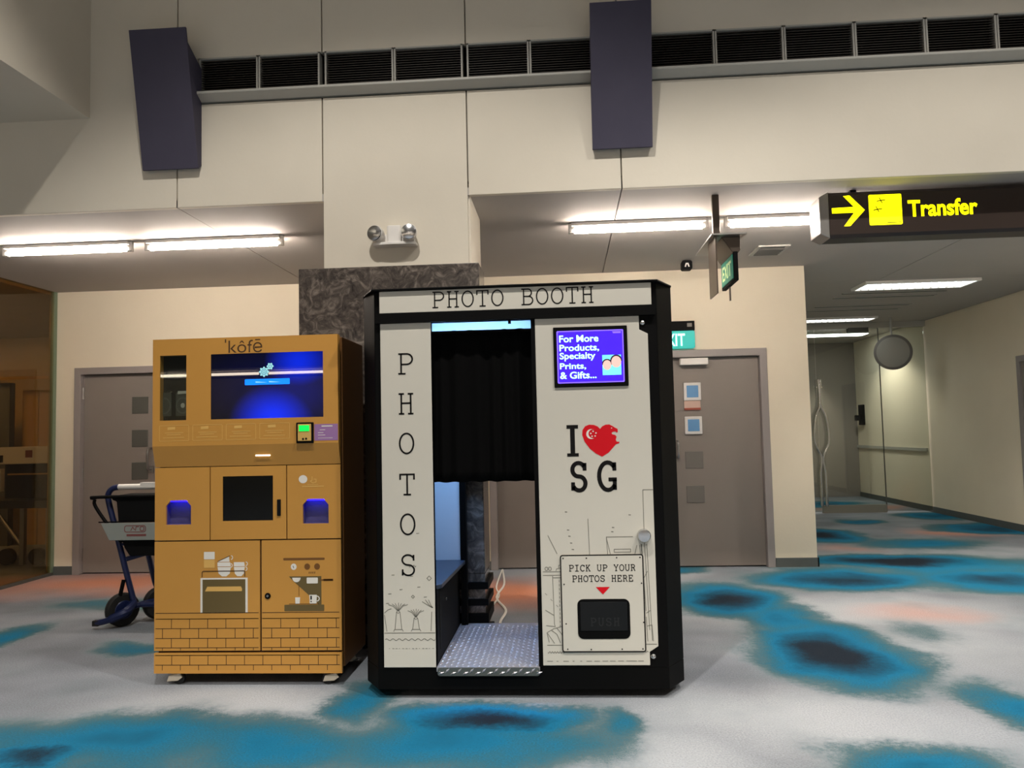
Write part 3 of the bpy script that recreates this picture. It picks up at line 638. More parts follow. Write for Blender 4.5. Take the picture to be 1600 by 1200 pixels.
for ch, zc_ in zip('PHOTOS', (1.70,1.487,1.277,1.061,.853,.641)):
    typed(MB(), ch, bx(-.884), 0, .081, bz(zc_)-.051, .102, .0088, YF-.0042).build('letter', 'print_black', lp)
def PX(x, z): return (bx(x), bz(z))
# line drawing on the letter panel (super trees, waves)
ld = MB(); yl = YF-.0040; lw = .0033
def tree(cx, zt, hw):
    zb = .30
    for s_ in (-1, 1): ld.ribbon([PX(cx+s_*.009, zt-.05), PX(cx+s_*.018, zb+.01)], lw, yl)
    ld.ribbon([PX(cx-.026,zb), PX(cx-.02,zb+.01), PX(cx+.02,zb+.01), PX(cx+.026,zb)], lw, yl)
    for k in (-1,-.62,-.3,.05,.35,.7,1):
        ld.ribbon([PX(cx+k*.004, zt-.045), PX(cx+k*hw*.5, zt-.022), PX(cx+k*hw, zt-.004-abs(k)*.01)], lw*.9, yl)
    ld.ribbon([PX(p[0], p[1]) for p in arc(cx, zt-.052, .006, .007, 0, 360, 10)], lw*.8, yl)
tree(-.899, .452, .052); tree(-.806, .42, .043)
for cx, zt in ((-.973,.41),):
    ld.ribbon([PX(-.972,.385),PX(-.96,.30)], lw, yl); ld.ribbon([PX(-.972,.395),PX(-.955,.41),PX(-.935,.418)], lw, yl)
ld.ribbon([PX(-.722,.40),PX(-.727,.30)], lw, yl)
for p in ((-.772,.452),(-.755,.462),(-.738,.462)): ld.ribbon([PX(-.716,.42), PX((p[0]-.716)/2,.435), PX(*p)], lw, yl)
ld.ribbon([PX(-.974,.292), PX(-.705,.292)], lw, yl)
ld.ribbon([PX(-.97+.264*i/40, .258+.005*math.sin(i*1.25)) for i in range(41)], lw, yl)
for i in range(14): ld.ribbon([PX(-.95+i*.0175, .212), PX(-.95+i*.0175+(.010 if i % 3 else .005), .212)], lw*.8, yl)
for x, z in ((-.924,.59),(-.826,.583),(-.882,.515),(-.942,.493),(-.788,.527),(-.755,.475),(-.955,.444),(-.79,.805)): ld.ribbon([PX(x-.008,z),PX(x+.008,z+.001)], lw, yl)
ld.ribbon([PX(-.845+.044*i/12, .636+.005*math.sin(i*1.6)) for i in range(13)], lw, yl)
for x, z, s_ in ((-.733,.572,.012),(-.82,.478,.008)): ld.ribbon([PX(x-s_,z),PX(x,z+s_),PX(x+s_,z),PX(x,z-s_)], lw, yl, True)
tag(ld.build('line_drawing', 'print_grey', lp), kind='stuff')

rp = MB().prism([PX(*p) for p in ((-.148,.123),(-.148,1.918),(.397,1.918),(.397,1.845),(.441,1.822),(.441,.218),(.397,.19),(.397,.123))], YF-.003, YF+.006, 'y').build('door_panel', 'booth_white', pb, bevel=.002)
for x, z in ((.416,1.881),(.415,.166)):
    MB().lathe((bx(x),YF+.004,bz(z)),(0,-1,0),[(.014,0),(.014,.004),(.009,.01),(.003,.012)],14).build('corner_bolt','chrome',pb,smooth=True)
MB().lathe((bx(.385),YF-.002,bz(.780)),(0,-1,0),[(.033,0),(.033,.03),(.029,.036),(.012,.037)],24).build('lock_knob','chrome',rp,smooth=True)
# monitor
mo = MB().prism([PX(-.053,1.551),PX(-.053,1.868),PX(.333,1.868),PX(.333,1.551)], YF-.012, YF+.0, 'y').build('monitor', 'black_paint', pb, bevel=.003)
MB().flat(rrect(bx(-.035), bx(.313), bz(1.572), bz(1.848), .006), YF-.0125).build('screen_border', 'screen_edge', mo)
MB().flat(rrect(bx(-.029), bx(.307), bz(1.578), bz(1.842), .006), YF-.0131).build('screen', 'screen_violet', mo)
yt = YF-.0138
for body, x1, z0, z1 in (('For More', .183, 1.787, 1.824), ('Products,', .185, 1.735, 1.775), ('Specialty', .165, 1.688, 1.733), ('Prints,', .115, 1.641, 1.678), ('& Gifts...', .168, 1.595, 1.632)):
    text('screen_text', body, bx(-.022), bx(x1), bz(z0), bz(z1), yt, 'screen_text', mo, bold=.02)
MB().flat([PX(.20,1.61),PX(.20,1.715),PX(.297,1.715),PX(.297,1.61)], yt).build('screen_picture', 'screen_cyan', mo)
MB().flat([PX(*p) for p in arc(.272,.0+1.678,.026,.03,0,360,18)], yt-.0012).flat([PX(*p) for p in arc(.224,1.662,.022,.026,0,360,18)], yt-.0012).build('screen_faces', 'screen_skin', mo)
MB().flat([PX(*p) for p in arc(.272,1.686,.031,.03,-10,190,14)], yt-.0006).flat([PX(*p) for p in arc(.224,1.668,.027,.027,-10,190,14)], yt-.0006).build('screen_hair', 'screen_hair', mo)
MB().flat([PX(*p) for p in ((.255,1.838),(.30,1.838),(.30,1.828),(.26,1.828))], yt).build('screen_logo', 'screen_edge', mo)
# I heart SG
em = MB(); yp = YF-.0042
def fl(pts): em.flat([PX(*p) for p in pts], yp)
fl([(.004,1.335),(.004,1.354),(.064,1.354),(.064,1.335),(.046,1.335),(.046,1.207),(.064,1.207),(.064,1.190),(.004,1.190),(.004,1.207),(.022,1.207),(.022,1.335)])
em.build('letter', 'print_black', rp)
sw = .0215
for ch, x0, x1 in (('S', .018, .106), ('G', .158, .260)):
    sg = MB()
    for st in GL[ch]:
        sg.ribbon([PX(x0+p[0]*(x1-x0), 1.014+p[1]*.142) for p in st], sw*.965 if len(st) > 3 else sw*.9, yp)
    sg.build('letter', 'print_black', rp)
def HZ(u, v): return PX(.0825+(u-385)/320*.195, 1.357-(v-120)/280*.172)     # heart outline traced in its own box
out_ = [(553,398),(500,370),(450,328),(408,270),(388,212),(392,170),(415,138),(450,125),(490,128),(522,142),(542,163),(560,142),(590,128),(622,127),(650,142),(668,155),(690,166),(692,190),(684,198),(672,188),(650,190),(638,200),(645,212),(668,216),(680,232),(672,258),(680,274),(704,276),(700,288),(672,296),(650,320),(610,364)]
MB().prism([HZ(*p) for p in out_], YF-.0042, YF-.003, 'y').build('heart', 'print_red', rp)
wm = MB(); yw = YF-.005
wm.flat([HZ(465+math.cos(math.radians(a))*42, 205-math.sin(math.radians(a))*42) for a in range(70, 291, 10)]+[HZ(482+math.cos(math.radians(a))*40, 203-math.sin(math.radians(a))*38) for a in range(285, 74, -10)], yw)
for u, v in ((482,182),(506,197),(498,222),(472,224),(462,200)): wm.flat([HZ(u+7*math.cos(k*math.pi/3), v+7*math.sin(k*math.pi/3)) for k in range(6)], yw)
wm.flat([HZ(640+5*math.cos(k*math.pi/3), 158+5*math.sin(k*math.pi/3)) for k in range(6)], yw)
wm.build('heart_emblem', 'print_white', rp)
# skyline line drawing on the door panel
sk = MB(); lw = .0031
def ln(*p, wd=1): sk.ribbon([PX(*q) for q in p], lw*wd, yl)
def zx(u, v): return (-.143+(u-22)*.000548, .735-v*.000575)   # sketch units of the drawing's lower part
for P_ in ([(30,237),(200,237)],[(30,268),(200,268)],[(122,275),(128,700),(135,722),(50,712)],[(122,290),(205,290)],[(45,575),(125,622)],
           [(55,775),(120,740),(210,718)],[(55,775),(75,860)],[(60,780),(125,870)],[(100,755),(150,790),(180,865)],[(150,735),(195,790),(215,860)],[(205,735),(215,780)],
           [(55,885),(215,885)],[(965,880),(1075,880)],[(963,0),(985,590)],[(1012,0),(1035,850)],[(960,0),(960,100)],[(975,300),(1010,240)],[(985,610),(1025,585)],[(988,722),(1035,712)],
           [(1035,712),(1045,855)],[(985,640),(992,855)],[(155,230),(160,212),(200,205)],[(180,205),(182,180),(200,178)],[(940,148),(960,150)]):
    ln(*[zx(*p) for p in P_])
for u in (65, 98): sk.ribbon([PX(*zx(u+14*math.cos(k*.52), 210+16*math.sin(k*.52))) for k in range(12)], lw, yl, True)
ln(*[zx(60+i*4, 948+7*math.sin(i*1.05)) for i in range(40)]); ln(*[zx(965+i*4, 945+6*math.sin(i)) for i in range(8)])
for u in (80,150,230,300,372,445,520,595,665,740,815,862,925): ln(zx(u-(28 if u % 3 else 12),1026), zx(u+(24 if u % 3 else 6),1026))
for v in range(310, 720, 36): ln(zx(182,v), zx(183,v+20))
ln((-.108,.785),(-.062,.69)); ln((.102,.868),(.105,.685)); ln((.198,.685),(.194,.773),(.33,.773)); ln((.194,.768),(.212,.685)); ln((.232,.71),(.232,.695),(.316,.695),(.316,.71),(.232,.71))
ln((.349,.73),(.337,.685)); ln((.362,.73),(.365,.685)); ln((.388,1.012),(.388,.74)); ln((.388,1.012),(.44,1.012)); ln((.388,.74),(.40,.30))
for x, z in ((-.01,.905),(.317,.885),(-.002,.812),(.004,.78),(.012,.745),(.02,.712),(.23,.822),(.225,.8)): ln((x-.006,z),(x+.006,z-.001), wd=1.4)
for k in range(4): ln((-.13+k*.028,.49-k*.03),(-.12+k*.028,.48-k*.03), wd=.7)
tag(sk.build('skyline_drawing', 'print_grey', rp), kind='stuff')
# pick-up hatch
pk = MB().prism(rrect(bx(-.045), bx(.376), bz(.194), bz(.682), .010), YF-.009, YF-.002, 'y').build('pickup_panel', 'booth_white', pb)
MB().ribbon(rrect(bx(-.045), bx(.376), bz(.194), bz(.682), .010), .006, YF-.0095, True).build('panel_outline', 'print_black', pk)
for ln_txt, x0, z0 in (('PICK UP YOUR', -.003, .602), ('PHOTOS HERE', .0125, .548)):
    i = 0
    for wd_ in ln_txt.split(' '):
        typed(MB(), wd_, bx(x0)+i*bx(.0287), bx(.0287), bx(.0245), bz(z0), .029, .0038, YF-.0102).build('printed_word', 'print_black', pk); i += len(wd_)+1
MB().flat([PX(.132,.520),PX(.204,.520),PX(.168,.482)], YF-.0102).build('red_pointer', 'print_red', pk)
for x, z in ((-.032,.667),(.088,.667),(.243,.668),(.362,.668),(-.03,.535),(.366,.537),(-.025,.335),(.37,.34),(-.02,.207),(.10,.205),(.257,.206),(.362,.207)):
    MB().lathe((bx(x),YF-.009,bz(z)),(0,-1,0),[(.0036,0),(.0036,.0015),(.001,.002)],8).build('screw','print_black',pk)
wn = MB().prism(rrect(bx(.035), bx(.302), bz(.258), bz(.459), .028), YF-.011, YF-.008, 'y').build('hatch_window', 'black_paint', pk)
MB().prism([(YF-.014,bz(.30)),(YF-.012,bz(.445)),(YF-.011,bz(.445)),(YF-.011,bz(.30))], bx(.05), bx(.288), 'x').build('hatch_flap', 'glass_black', wn, bevel=.002)
mat('emboss', (30,30,31), .4)
typed(MB(), 'PUSH', bx(.10), .038, .028, bz(.326), .036, .005, YF-.0146).build('push_lettering', 'emboss', wn)
# opening: posts, curtain, floor plate
MB().box(bx(-.704)-.004, bx(-.704), YF, YF+.04, bz(.115), bz(1.918)).build('jamb', 'black_paint', pb)
MB().box(bx(-.170), bx(-.15), YF-.001, YF+.04, bz(.115), bz(1.918)).build('jamb', 'black_paint', pb)
MB().box(bx(-.29), bx(-.275), YF-.001, YF+.01, bz(1.898), bz(1.92)).build('latch', 'black_paint', pb)
cu = MB(); nx, nz = 90, 14; x0, x1 = bx(-.71), bx(-.172); vs = []; fs = []
for j in range(nz+1):
    t = j/nz
    for i in range(nx+1):
        s_ = i/nx; a = .005+.006*t
        vs.append((x0+(x1-x0)*s_, YF+.075+a*math.sin(s_*40+math.sin(s_*9)*1.5)+.006*math.sin(s_*13+t*2), bz(1.879)+(bz(1.064)-bz(1.879))*t+(.002*math.sin(s_*37) if j in (0, nz) else 0)))
fs = [(j*(nx+1)+i, j*(nx+1)+i+1, (j+1)*(nx+1)+i+1, (j+1)*(nx+1)+i) for j in range(nz) for i in range(nx)]
mat('curtain_black', (3,3,3), .9, spec=.1)
c_ = MB().add(vs, fs).build('curtain', 'curtain_black', pb, smooth=True); sd = c_.modifiers.new('thick', 'SOLIDIFY'); sd.thickness = .003
MB().cyl((bx(-.72),YF+.075,bz(1.872)), (bx(-.16),YF+.075,bz(1.872)), .008, 8).build('curtain_rod', 'black_paint', pb)
zp = bz(.117)
fp = MB().box(bx(-.70), bx(-.165), YF-.012, YBK, zp-.02, zp).build('floor_plate', 'diamond_steel', pb)
lg = MB()
def lug(mb, c, ang, ln_, wd, hh, nrm):
    d = Vector((math.cos(ang), math.sin(ang))); n = Vector((-d.y, d.x)); pts = [d*ln_, n*wd, -d*ln_, -n*wd]
    if nrm == 'z': q = [(c[0]+p.x, c[1]+p.y, c[2]) for p in pts]+[(c[0], c[1], c[2]+hh)]
    else: q = [(c[0]+p.x, c[1], c[2]+p.y) for p in pts]+[(c[0], c[1]-hh, c[2])]
    mb.add(q, [(0,1,4),(1,2,4),(2,3,4),(3,0,4)])
for i in range(18):
    for j in range(30): lug(lg, (bx(-.685)+i*.0285, YF+.01+j*.0287, zp), math.radians(45 if (i+j) % 2 else 135), .013, .0045, .0035, 'z')
tag(lg.build('tread_lugs', 'diamond_steel', fp), kind='stuff')
lipm = MB().prism(rrect(bx(-.694), bx(-.166), bz(.076), zp, .012), YF-.018, YF-.011, 'y').build('plate_lip', 'lip_steel', pb)
lg = MB()
for i in range(17): lug(lg, (bx(-.675)+i*.0305, YF-.018, (bz(.076)+zp)/2+(.006 if i % 2 else -.006)), math.radians(45 if i % 2 else 20), .017, .006, .006, 'y')
tag(lg.build('tread_lugs', 'diamond_steel', lipm), kind='stuff')
for x in (-.683,-.178): MB().lathe((bx(x),YF-.018,bz(.096)),(0,-1,0),[(.006,0),(.005,.003),(.001,.004)],10).build('rivet','steel',lipm)
# inside: console, desk, back panels, lamp
xk = bx(-.703)
cab = MB().box(XA+.012, xk, YF+.045, YBK-.01, zp, bz(.50)).build('console_cabinet', 'black_matte', pb)
MB().box(xk, xk+.004, YF+.13, YF+.145, bz(.17), bz(.49)).build('door_gap', 'void_black', cab); MB().lathe((xk,YF+.30,bz(.40)),(1,0,0),[(.008,0),(.008,.01),(.003,.012)],10).build('small_knob','chrome',cab)
dk = [(XA+.012,YF+.06),(xk-.03,YF+.06)]+[(xk-.03+.05*math.sin(math.radians(a)), YF+.11-.05*math.cos(math.radians(a))) for a in range(0, 91, 15)]+[(xk+.045,YBK-.02),(XA+.012,YBK-.02)]
mat('desk_dark', (46,56,72), .3)
MB().prism(dk, bz(.50), bz(.522), 'z').build('desk_top', 'desk_dark', pb, bevel=.003)
MB().box(XAo+.03, bx(-.70)+.012, YBK-.03, YBK, bz(.52), bz(2.085)).build('back_panel', 'booth_inner', pb)
MB().box(bx(-.70)+.012, bx(-.70)+.05, YBK-.05, YBK, zp, bz(1.72)).build('back_post', 'black_paint', pb)
MB().box(bx(-.70)+.012, XBo-.03, YBK-.03, YBK, bz(1.72), bz(2.085)).build('back_header', 'booth_inner', pb)
MB().box(bx(-.13), XBo-.03, YBK-.03, YBK, zp, bz(1.72)).build('back_panel', 'black_matte', pb)
cu2 = MB(); vs = [(v[0]+.0, YBK-.06+(v[1]-YF-.075), v[2]+.06 if v[2] < 1.4 else v[2]-.1) for v in [(bx(-.66)+.53*i/60, YF+.075+.014*math.sin(i*.7), z) for z in (bz(1.9), bz(1.06)) for i in range(61)]]
cu2.add(vs, [(i, i+1, 62+i, 61+i) for i in range(60)]).build('curtain', 'curtain_black', pb)
MB().box(bx(-.14), bx(-.13), YF+.05, YBK-.03, zp, bz(2.08)).build('inner_partition', 'black_matte', pb)
MB().box(bx(-.95), bx(-.2), YF+.35, YF+.42, bz(2.07), bz(2.085)).build('inner_lamp', 'booth_light', pb)
# casters
for x in (XA+.12, XB-.1):
    for y in (YF+.17, YBK-.12):
        cs = MB().box(x-.03, x+.03, y-.03, y+.03, .03, .05).build('caster_plate', 'steel', pb)
        MB().lathe((x,y,.024),(1,0,0),[(.015,-.014),(.024,-.012),(.024,.012),(.015,.014)],16).build('wheel','black_rubber',cs)
# cable lying on the carpet behind the booth
cb = MB().tube(smoothpath([(-.64,7.56,.012),(-.57,6.85,.009),(-.59,6.33,.009),(-.48,5.88,.009),(-.49,5.54,.009),(-.47,5.2,.009),(-.45,4.9,.01)]), .009, 8)
cb.tube(smoothpath([(-.645,7.56,.012),(-.63,6.77,.008),(-.575,6.4,.008),(-.60,5.99,.008),(-.66,5.75,.008)]), .007, 8)
cb.build('power_cable', 'cable_white', smooth=True, label='white cable lying on the carpet behind the booth', cat='cable')

# ================================================================== COFFEE MACHINE
KY = 4.16; KX0, KX1 = -2.252, -1.219; KZ1 = 1.876
km = root('coffee_machine', 'mustard yellow coffee vending machine with blue-lit screen', 'vending machine', ((KX0+KX1)/2, 4.45, 0))
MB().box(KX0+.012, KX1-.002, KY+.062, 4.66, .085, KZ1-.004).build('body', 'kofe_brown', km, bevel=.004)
MB().box(KX0+.02, KX1-.02, KY+.058, KY+.063, .08, KZ1-.01).box(KX0+.02, KX0+.03, KY+.012, KY+.06, .08, KZ1-.01).box(KX1-.03, KX1-.02, KY+.012, KY+.06, .08, KZ1-.01).box(KX0+.02, KX1-.02, KY+.012, KY+.06, KZ1-.02, KZ1-.01).box(KX0+.02, KX1-.02, KY+.012, KY+.06, .08, .09).box(KX0+.02, KX1-.02, KY+.0145, KY+.02, .17, .2).box(-1.675, -1.645, KY+.0145, KY+.02, .2, .78).box(KX0+.02, KX1-.02, KY+.0145, KY+.02, .765, .785).box(-1.95,-1.935,KY+.0145,KY+.02,.78,1.18).box(-1.52,-1.508,KY+.0145,KY+.02,.78,1.18).build('gap_shadow', 'kofe_gap', km)
YFK = KY-.03     # the upper fascia stands slightly proud
uf = MB()
z0, z1 = 1.29, KZ1
uf.box(KX0, KX1, YFK, KY+.012, 1.786, z1).box(KX0, KX1, YFK, KY+.012, z0, 1.43)
uf.box(KX0, -2.212, YFK, KY+.012, 1.43, 1.786).box(-2.062, -1.925, YFK, KY+.012, 1.43, 1.786).box(-1.30, KX1, YFK, KY+.012, 1.43, 1.786)
uf = uf.build('upper_fascia', 'kofe_orange', km)
wv = MB().box(-2.212, -2.062, YFK+.004, YFK+.008, 1.43, 1.786).build('window', 'glass_clear', km)
MB().box(-2.215, -2.06, KY+.010, KY+.014, 1.425, 1.79).build('window_back', 'void_black', wv)
mat('grinder_grey', (110,112,108), .4, .3)
for cx in (-2.098, -2.205):
    gq = MB()
    w0, w1 = max(cx-.04, -2.212), min(cx+.04, -2.064)
    gq.box(w0, w1, KY+.004, KY+.010, 1.455, 1.585)
    gq = gq.build('grinder', 'plate_dark', wv)
    pts = [(max(min(p[0], -2.064), -2.211), p[1]) for p in arc(cx, 1.512, .036, .042, 0, 360, 24)]
    MB().ribbon(pts, .008, KY+.0025).build('dial_ring', 'grinder_grey', gq)
    if cx > -2.15: MB().flat(arc(cx, 1.512, .012, .014, 0, 360, 12), KY+.0025).flat([(-2.128,1.575),(-2.068,1.578),(-2.072,1.592),(-2.126,1.592)], KY+.003).build('dial_cap', 'print_offwhite', gq)
sc = MB().box(-1.925, -1.30, YFK+.004, KY+.01, 1.43, 1.786).build('screen', 'kofe_screen', km)
lgm = MB(); ys = YFK+.003
def flower(cx, cz, R, n):
    lgm.flat([(cx+(R+R*.16*math.cos(n*t))*math.cos(t), cz+(R+R*.16*math.cos(n*t))*math.sin(t)) for t in [k*math.pi/40 for k in range(80)]], ys)
flower(-1.628, 1.682, .025, 8); flower(-1.594, 1.712, .017, 6)
tag(lgm.build('flower_logo', 'kofe_glow', sc), kind='stuff')
fd = MB().ribbon(arc(-1.628,1.682,.015,.015,0,360,16), .0022, ys-.0006).ribbon(arc(-1.628,1.682,.007,.007,0,360,10), .002, ys-.0006).ribbon(arc(-1.594,1.712,.008,.008,0,360,10), .002, ys-.0006)
mat('screen_navy', (14,50,120), .3, emit=.2); tag(fd.build('flower_lines', 'screen_navy', sc), kind='stuff')
MB().flat(rrect(-1.735,-1.485,1.612,1.644,.004), ys).build('button_bar', 'kofe_bar', sc)
MB().flat([(-1.675,1.624),(-1.608,1.624),(-1.608,1.624),(-1.675,1.631)], ys-.001).flat([(-1.60,1.624),(-1.535,1.624),(-1.535,1.624),(-1.60,1.631)], ys-.001).build('button_text', 'kofe_glow', sc)
text('logo_lettering', "\u02c8k\u00f4f\u0113", -1.845, -1.636, 1.79, 1.866, YFK-.0008, 'kofe_line', uf, bold=-.004)
for k in range(4):
    x0 = -2.212+k*.187; x1 = x0+.165; cdm = MB(); yk = YFK-.0008
    cdm.ribbon(rrect(x0, x1, 1.318, 1.402, .005), .0026, yk, True)
    cdm.flat([(x0+.045,1.378),(x0+.088,1.38),(x0+.088,1.395),(x0+.045,1.393)], yk)
    for z, a, b_ in ((1.362,.03,.135),(1.352,.04,.12),(1.336,.02,.14)): cdm.ribbon([(x0+a,z),(x0+b_,z)], .0034, yk)
    cdm.build('instruction_card', 'kofe_print_light', uf)
rd = MB().box(-1.447, -1.353, YFK-.012, YFK+.005, 1.290, 1.402).build('card_reader', 'black_paint', km, bevel=.004)
MB().box(-1.437,-1.363,YFK-.016,YFK-.011,1.302,1.393).build('reader_plate', 'reader_gold', rd, bevel=.003); MB().box(-1.428,-1.373,YFK-.019,YFK-.015,1.355,1.386).build('reader_display', 'lcd_green', rd)
MB().flat(arc(-1.407,1.313,.006,.006,0,360,8), YFK-.0168).flat(arc(-1.39,1.314,.006,.006,0,360,8), YFK-.0168).build('reader_keys', 'print_black', rd)
st_ = MB().box(-1.350, KX1-.002, YFK-.001, YFK, 1.303, 1.391).build('purple_sticker', 'sticker_purple', uf)
sm = MB()
for z, a, b_, t in ((1.38,.04,.10,.006),(1.36,.03,.06,.003),(1.345,.02,.05,.003),(1.332,.02,.06,.003),(1.316,.02,.10,.002)): sm.ribbon([(-1.350+a,z),(-1.350+b_,z)], t, YFK-.0016)
sm.build('sticker_print', 'print_offwhite', st_)
MB().prism([(YFK,1.29),(KY+.012,1.29),(KY+.012,1.176),(KY+.002,1.176)], KX0, KX1, 'x').build('sloped_shelf', 'kofe_orange', km)
MB().prism([(YFK+.0145,1.233),(YFK+.0165,1.226),(YFK+.0105,1.226)], -1.68, -1.60, 'x').build('bright_strip', 'glow_white', km)  # small white emissive strip on the sloped shelf
# middle row
zt, zb = 1.172, .778
def port_panel(x0, x1, pl, pr, pb_, pt, c):
    m = MB(); a, b_ = KY, KY+.014
    m.box(x0, pl, a, b_, zb, zt).box(pr, x1, a, b_, zb, zt).box(pl, pr, a, b_, zb, pb_).box(pl, pr, a, b_, pt, zt)
    m.prism([(pl,pt),(pl,pt-c),(pl+c*.9,pt)], a, b_, 'y').prism([(pr,pt),(pr-c*.9,pt),(pr,pt-c)], a, b_, 'y')
    p = m.build('port_panel', 'kofe_orange', km)
    r = MB(); d = KY+.05
    r.add([(pl,b_,pb_),(pr,b_,pb_),(pr,b_,pt),(pl,b_,pt),(pl,d,pb_),(pr,d,pb_),(pr,d,pt),(pl,d,pt)], [(4,5,6,7),(0,1,5,4),(1,2,6,5),(2,3,7,6),(3,0,4,7)])
    r.build('port_recess', 'port_dark', p)
    MB().box(pl+.01, pr-.01, b_+.002, b_+.008, pt-.008, pt-.003).build('port_led', 'led_blue', p)
    return p
pp = port_panel(KX0, -1.944, -2.19, -2.048, .862, .993, .03)
pr_ = port_panel(-1.512, KX1, -1.427, -1.285, .857, .988, .03)
MB().flat(arc(-1.424, 1.096, .024, .022, 0, 360, 20), KY-.0008).build('round_sticker', 'print_offwhite', pr_)
hn = MB().ribbon([(-1.374,1.11),(-1.374,1.09),(-1.384,1.085),(-1.37,1.075),(-1.352,1.08),(-1.352,1.095),(-1.366,1.095)], .004, KY-.0008).ribbon([(-1.43,1.057),(-1.31,1.057)], .005, KY-.0008).ribbon([(-1.40,1.066),(-1.34,1.066)], .003, KY-.0008)
hn.build('hand_icon', 'kofe_print_light', pr_)
md = MB().box(-1.938,-1.871,KY,KY+.014,zb,zt).box(-1.591,-1.518,KY,KY+.014,zb,zt).box(-1.871,-1.591,KY,KY+.014,zb,.878).box(-1.871,-1.591,KY,KY+.014,1.119,zt).build('serving_door', 'kofe_orange', km)
MB().box(-1.873,-1.589,KY+.004,KY+.012,.876,1.121).build('dark_window', 'window_black', md)
MB().box(-1.567,-1.547,KY-.008,KY+.002,.902,.99).build('handle', 'black_matte', md, bevel=.003)
# lower doors and plinth
dl = MB().box(KX0, -1.665, KY, KY+.014, .188, .771).build('lower_door', 'kofe_orange', km); dr = MB().box(-1.655, KX1, KY, KY+.014, .188, .771).build('lower_door', 'kofe_orange', km)
bp_ = MB().box(KX0, KX1, KY, KY+.02, .068, .176).build('bottom_panel', 'kofe_orange', km)
yk = KY-.0008; bw = .0034
def bricks(parent, x0, x1, rows, xoff):
    m = MB()
    for (za, zz, off) in rows:
        m.ribbon([(x0,zz),(x1,zz)], bw, yk)
        if za is None: continue
        x = -2.251+off
        while x < x1-.004:
            if x > x0+.004: m.ribbon([(x,za),(x,zz)], bw, yk)
            x += .1008
    m.build('brick_print', 'kofe_line', parent)
R_ = [(None,.388,0),(None,.357,0),(.306,.357,.096),(.254,.306,.046),(.204,.254,.096),(.19,.204,.046)]
bricks(dl, KX0+.008, -1.672, R_, 0); bricks(dr, -1.652, KX1-.012, R_, 0)
bricks(bp_, KX0+.008, KX1-.012, [(None,.164,0),(.113,.164,.098),(.085,.113,.046)], 0)
ov = MB().flat([(-1.994,.388),(-1.994,.574),(-1.732,.574),(-1.732,.388)], yk).flat(rrect(-1.975,-1.915,.674,.714,.003), yk)
for cx, zb_, sc_, tilt in ((-1.862,.582,1.1,1),(-1.778,.582,.9,0)):
    ov.flat([(cx-.034*sc_,zb_+.05),(cx+.034*sc_,zb_+.05),(cx+.028*sc_,zb_+.015),(cx+.012,zb_),(cx-.012,zb_),(cx-.028*sc_,zb_+.015)], yk)
    ov.flat([(cx-.034*sc_,zb_+.053),(cx+.034*sc_,zb_+.053),(cx+.03*sc_,zb_+.075),(cx-.034*sc_,zb_+.075)], yk)
ov.flat([(-1.898,.662),(-1.835,.69),(-1.832,.66),(-1.895,.66)], yk)
for cx, cz in ((-1.824,.682),(-1.826,.64),(-1.742,.648),(-1.744,.622)): ov.ribbon(arc(cx,cz,.009,.010,-90,90,8), .004, yk)
ov.build('oven_print_white', 'print_offwhite', dl)
MB().flat([(-1.982,.390),(-1.982,.566),(-1.744,.566),(-1.744,.390)], yk-.0008).build('oven_print_door', 'kofe_olive', dl)
MB().flat([(-1.968,.503),(-1.955,.528),(-1.768,.528),(-1.762,.515),(-1.764,.503)], yk-.0016).flat(rrect(-1.975,-1.915,.628,.672,.003), yk).build('oven_print_handle', 'kofe_print_light', dl)
MB().ribbon([(-1.984,.58),(-1.984,.606),(-1.978,.611),(-1.752,.611),(-1.747,.606),(-1.747,.58)], .004, yk-.0016).ribbon([(-1.898,.662),(-1.83,.692)], .003, yk-.001).build('oven_print_lines', 'kofe_line', dl)
esd = MB().flat([(-1.505,.578),(-1.327,.578),(-1.327,.428),(-1.345,.428),(-1.36,.452),(-1.392,.475),(-1.46,.535)], yk).flat(rrect(-1.53,-1.312,.394,.428,.003), yk)
esd.build('espresso_print_body', 'kofe_olive', dr)
esl = MB().flat(rrect(-1.535,-1.308,.664,.676,.004), yk).flat(arc(-1.404,.629,.016,.017,0,360,16), yk).flat(arc(-1.35,.629,.016,.017,0,360,16), yk)
for k in range(4): esl.ribbon([(-1.394+k*.010,.592),(-1.392+k*.010,.602)], .005, yk)
esl.ribbon([(-1.34,.558),(-1.262,.558)], .006, yk-.0008).ribbon([(-1.315,.558),(-1.264,.558)], .011, yk-.0008).ribbon([(-1.45,.53),(-1.45,.475)], .003, yk).ribbon([(-1.505,.432),(-1.34,.432)], .003, yk)
esl.build('espresso_print_dark', 'kofe_brown', dr)
MB().flat(arc(-1.478,.629,.016,.017,0,360,16), yk).build('printed_gauge', 'print_offwhite', dr)
MB().flat(arc(-1.463,.571,.023,.024,180,360,10), yk-.001).build('printed_bowl', 'print_offwhite', dr)
MB().flat(rrect(-1.407,-1.346,.54,.571,.004), yk-.001).build('printed_filter', 'print_offwhite', dr)
MB().flat([(-1.471,.467),(-1.443,.467),(-1.446,.434),(-1.469,.434)], yk-.001).build('printed_cup', 'print_offwhite', dr)
MB().flat([(-1.393,.48),(-1.352,.48),(-1.354,.434),(-1.391,.434)], yk-.001).ribbon(arc(-1.352,.46,.013,.013,-90,90,8), .005, yk-.001).build('printed_mug', 'print_offwhite', dr)
MB().flat([(-1.387,.475),(-1.379,.475),(-1.379,.455),(-1.387,.455)], yk-.002).flat([(-1.386,.448),(-1.380,.448),(-1.380,.441),(-1.386,.441)], yk-.002).ribbon([(-1.482,.635),(-1.477,.622)], .003, yk-.001).build('espresso_print_marks', 'print_black', dr)
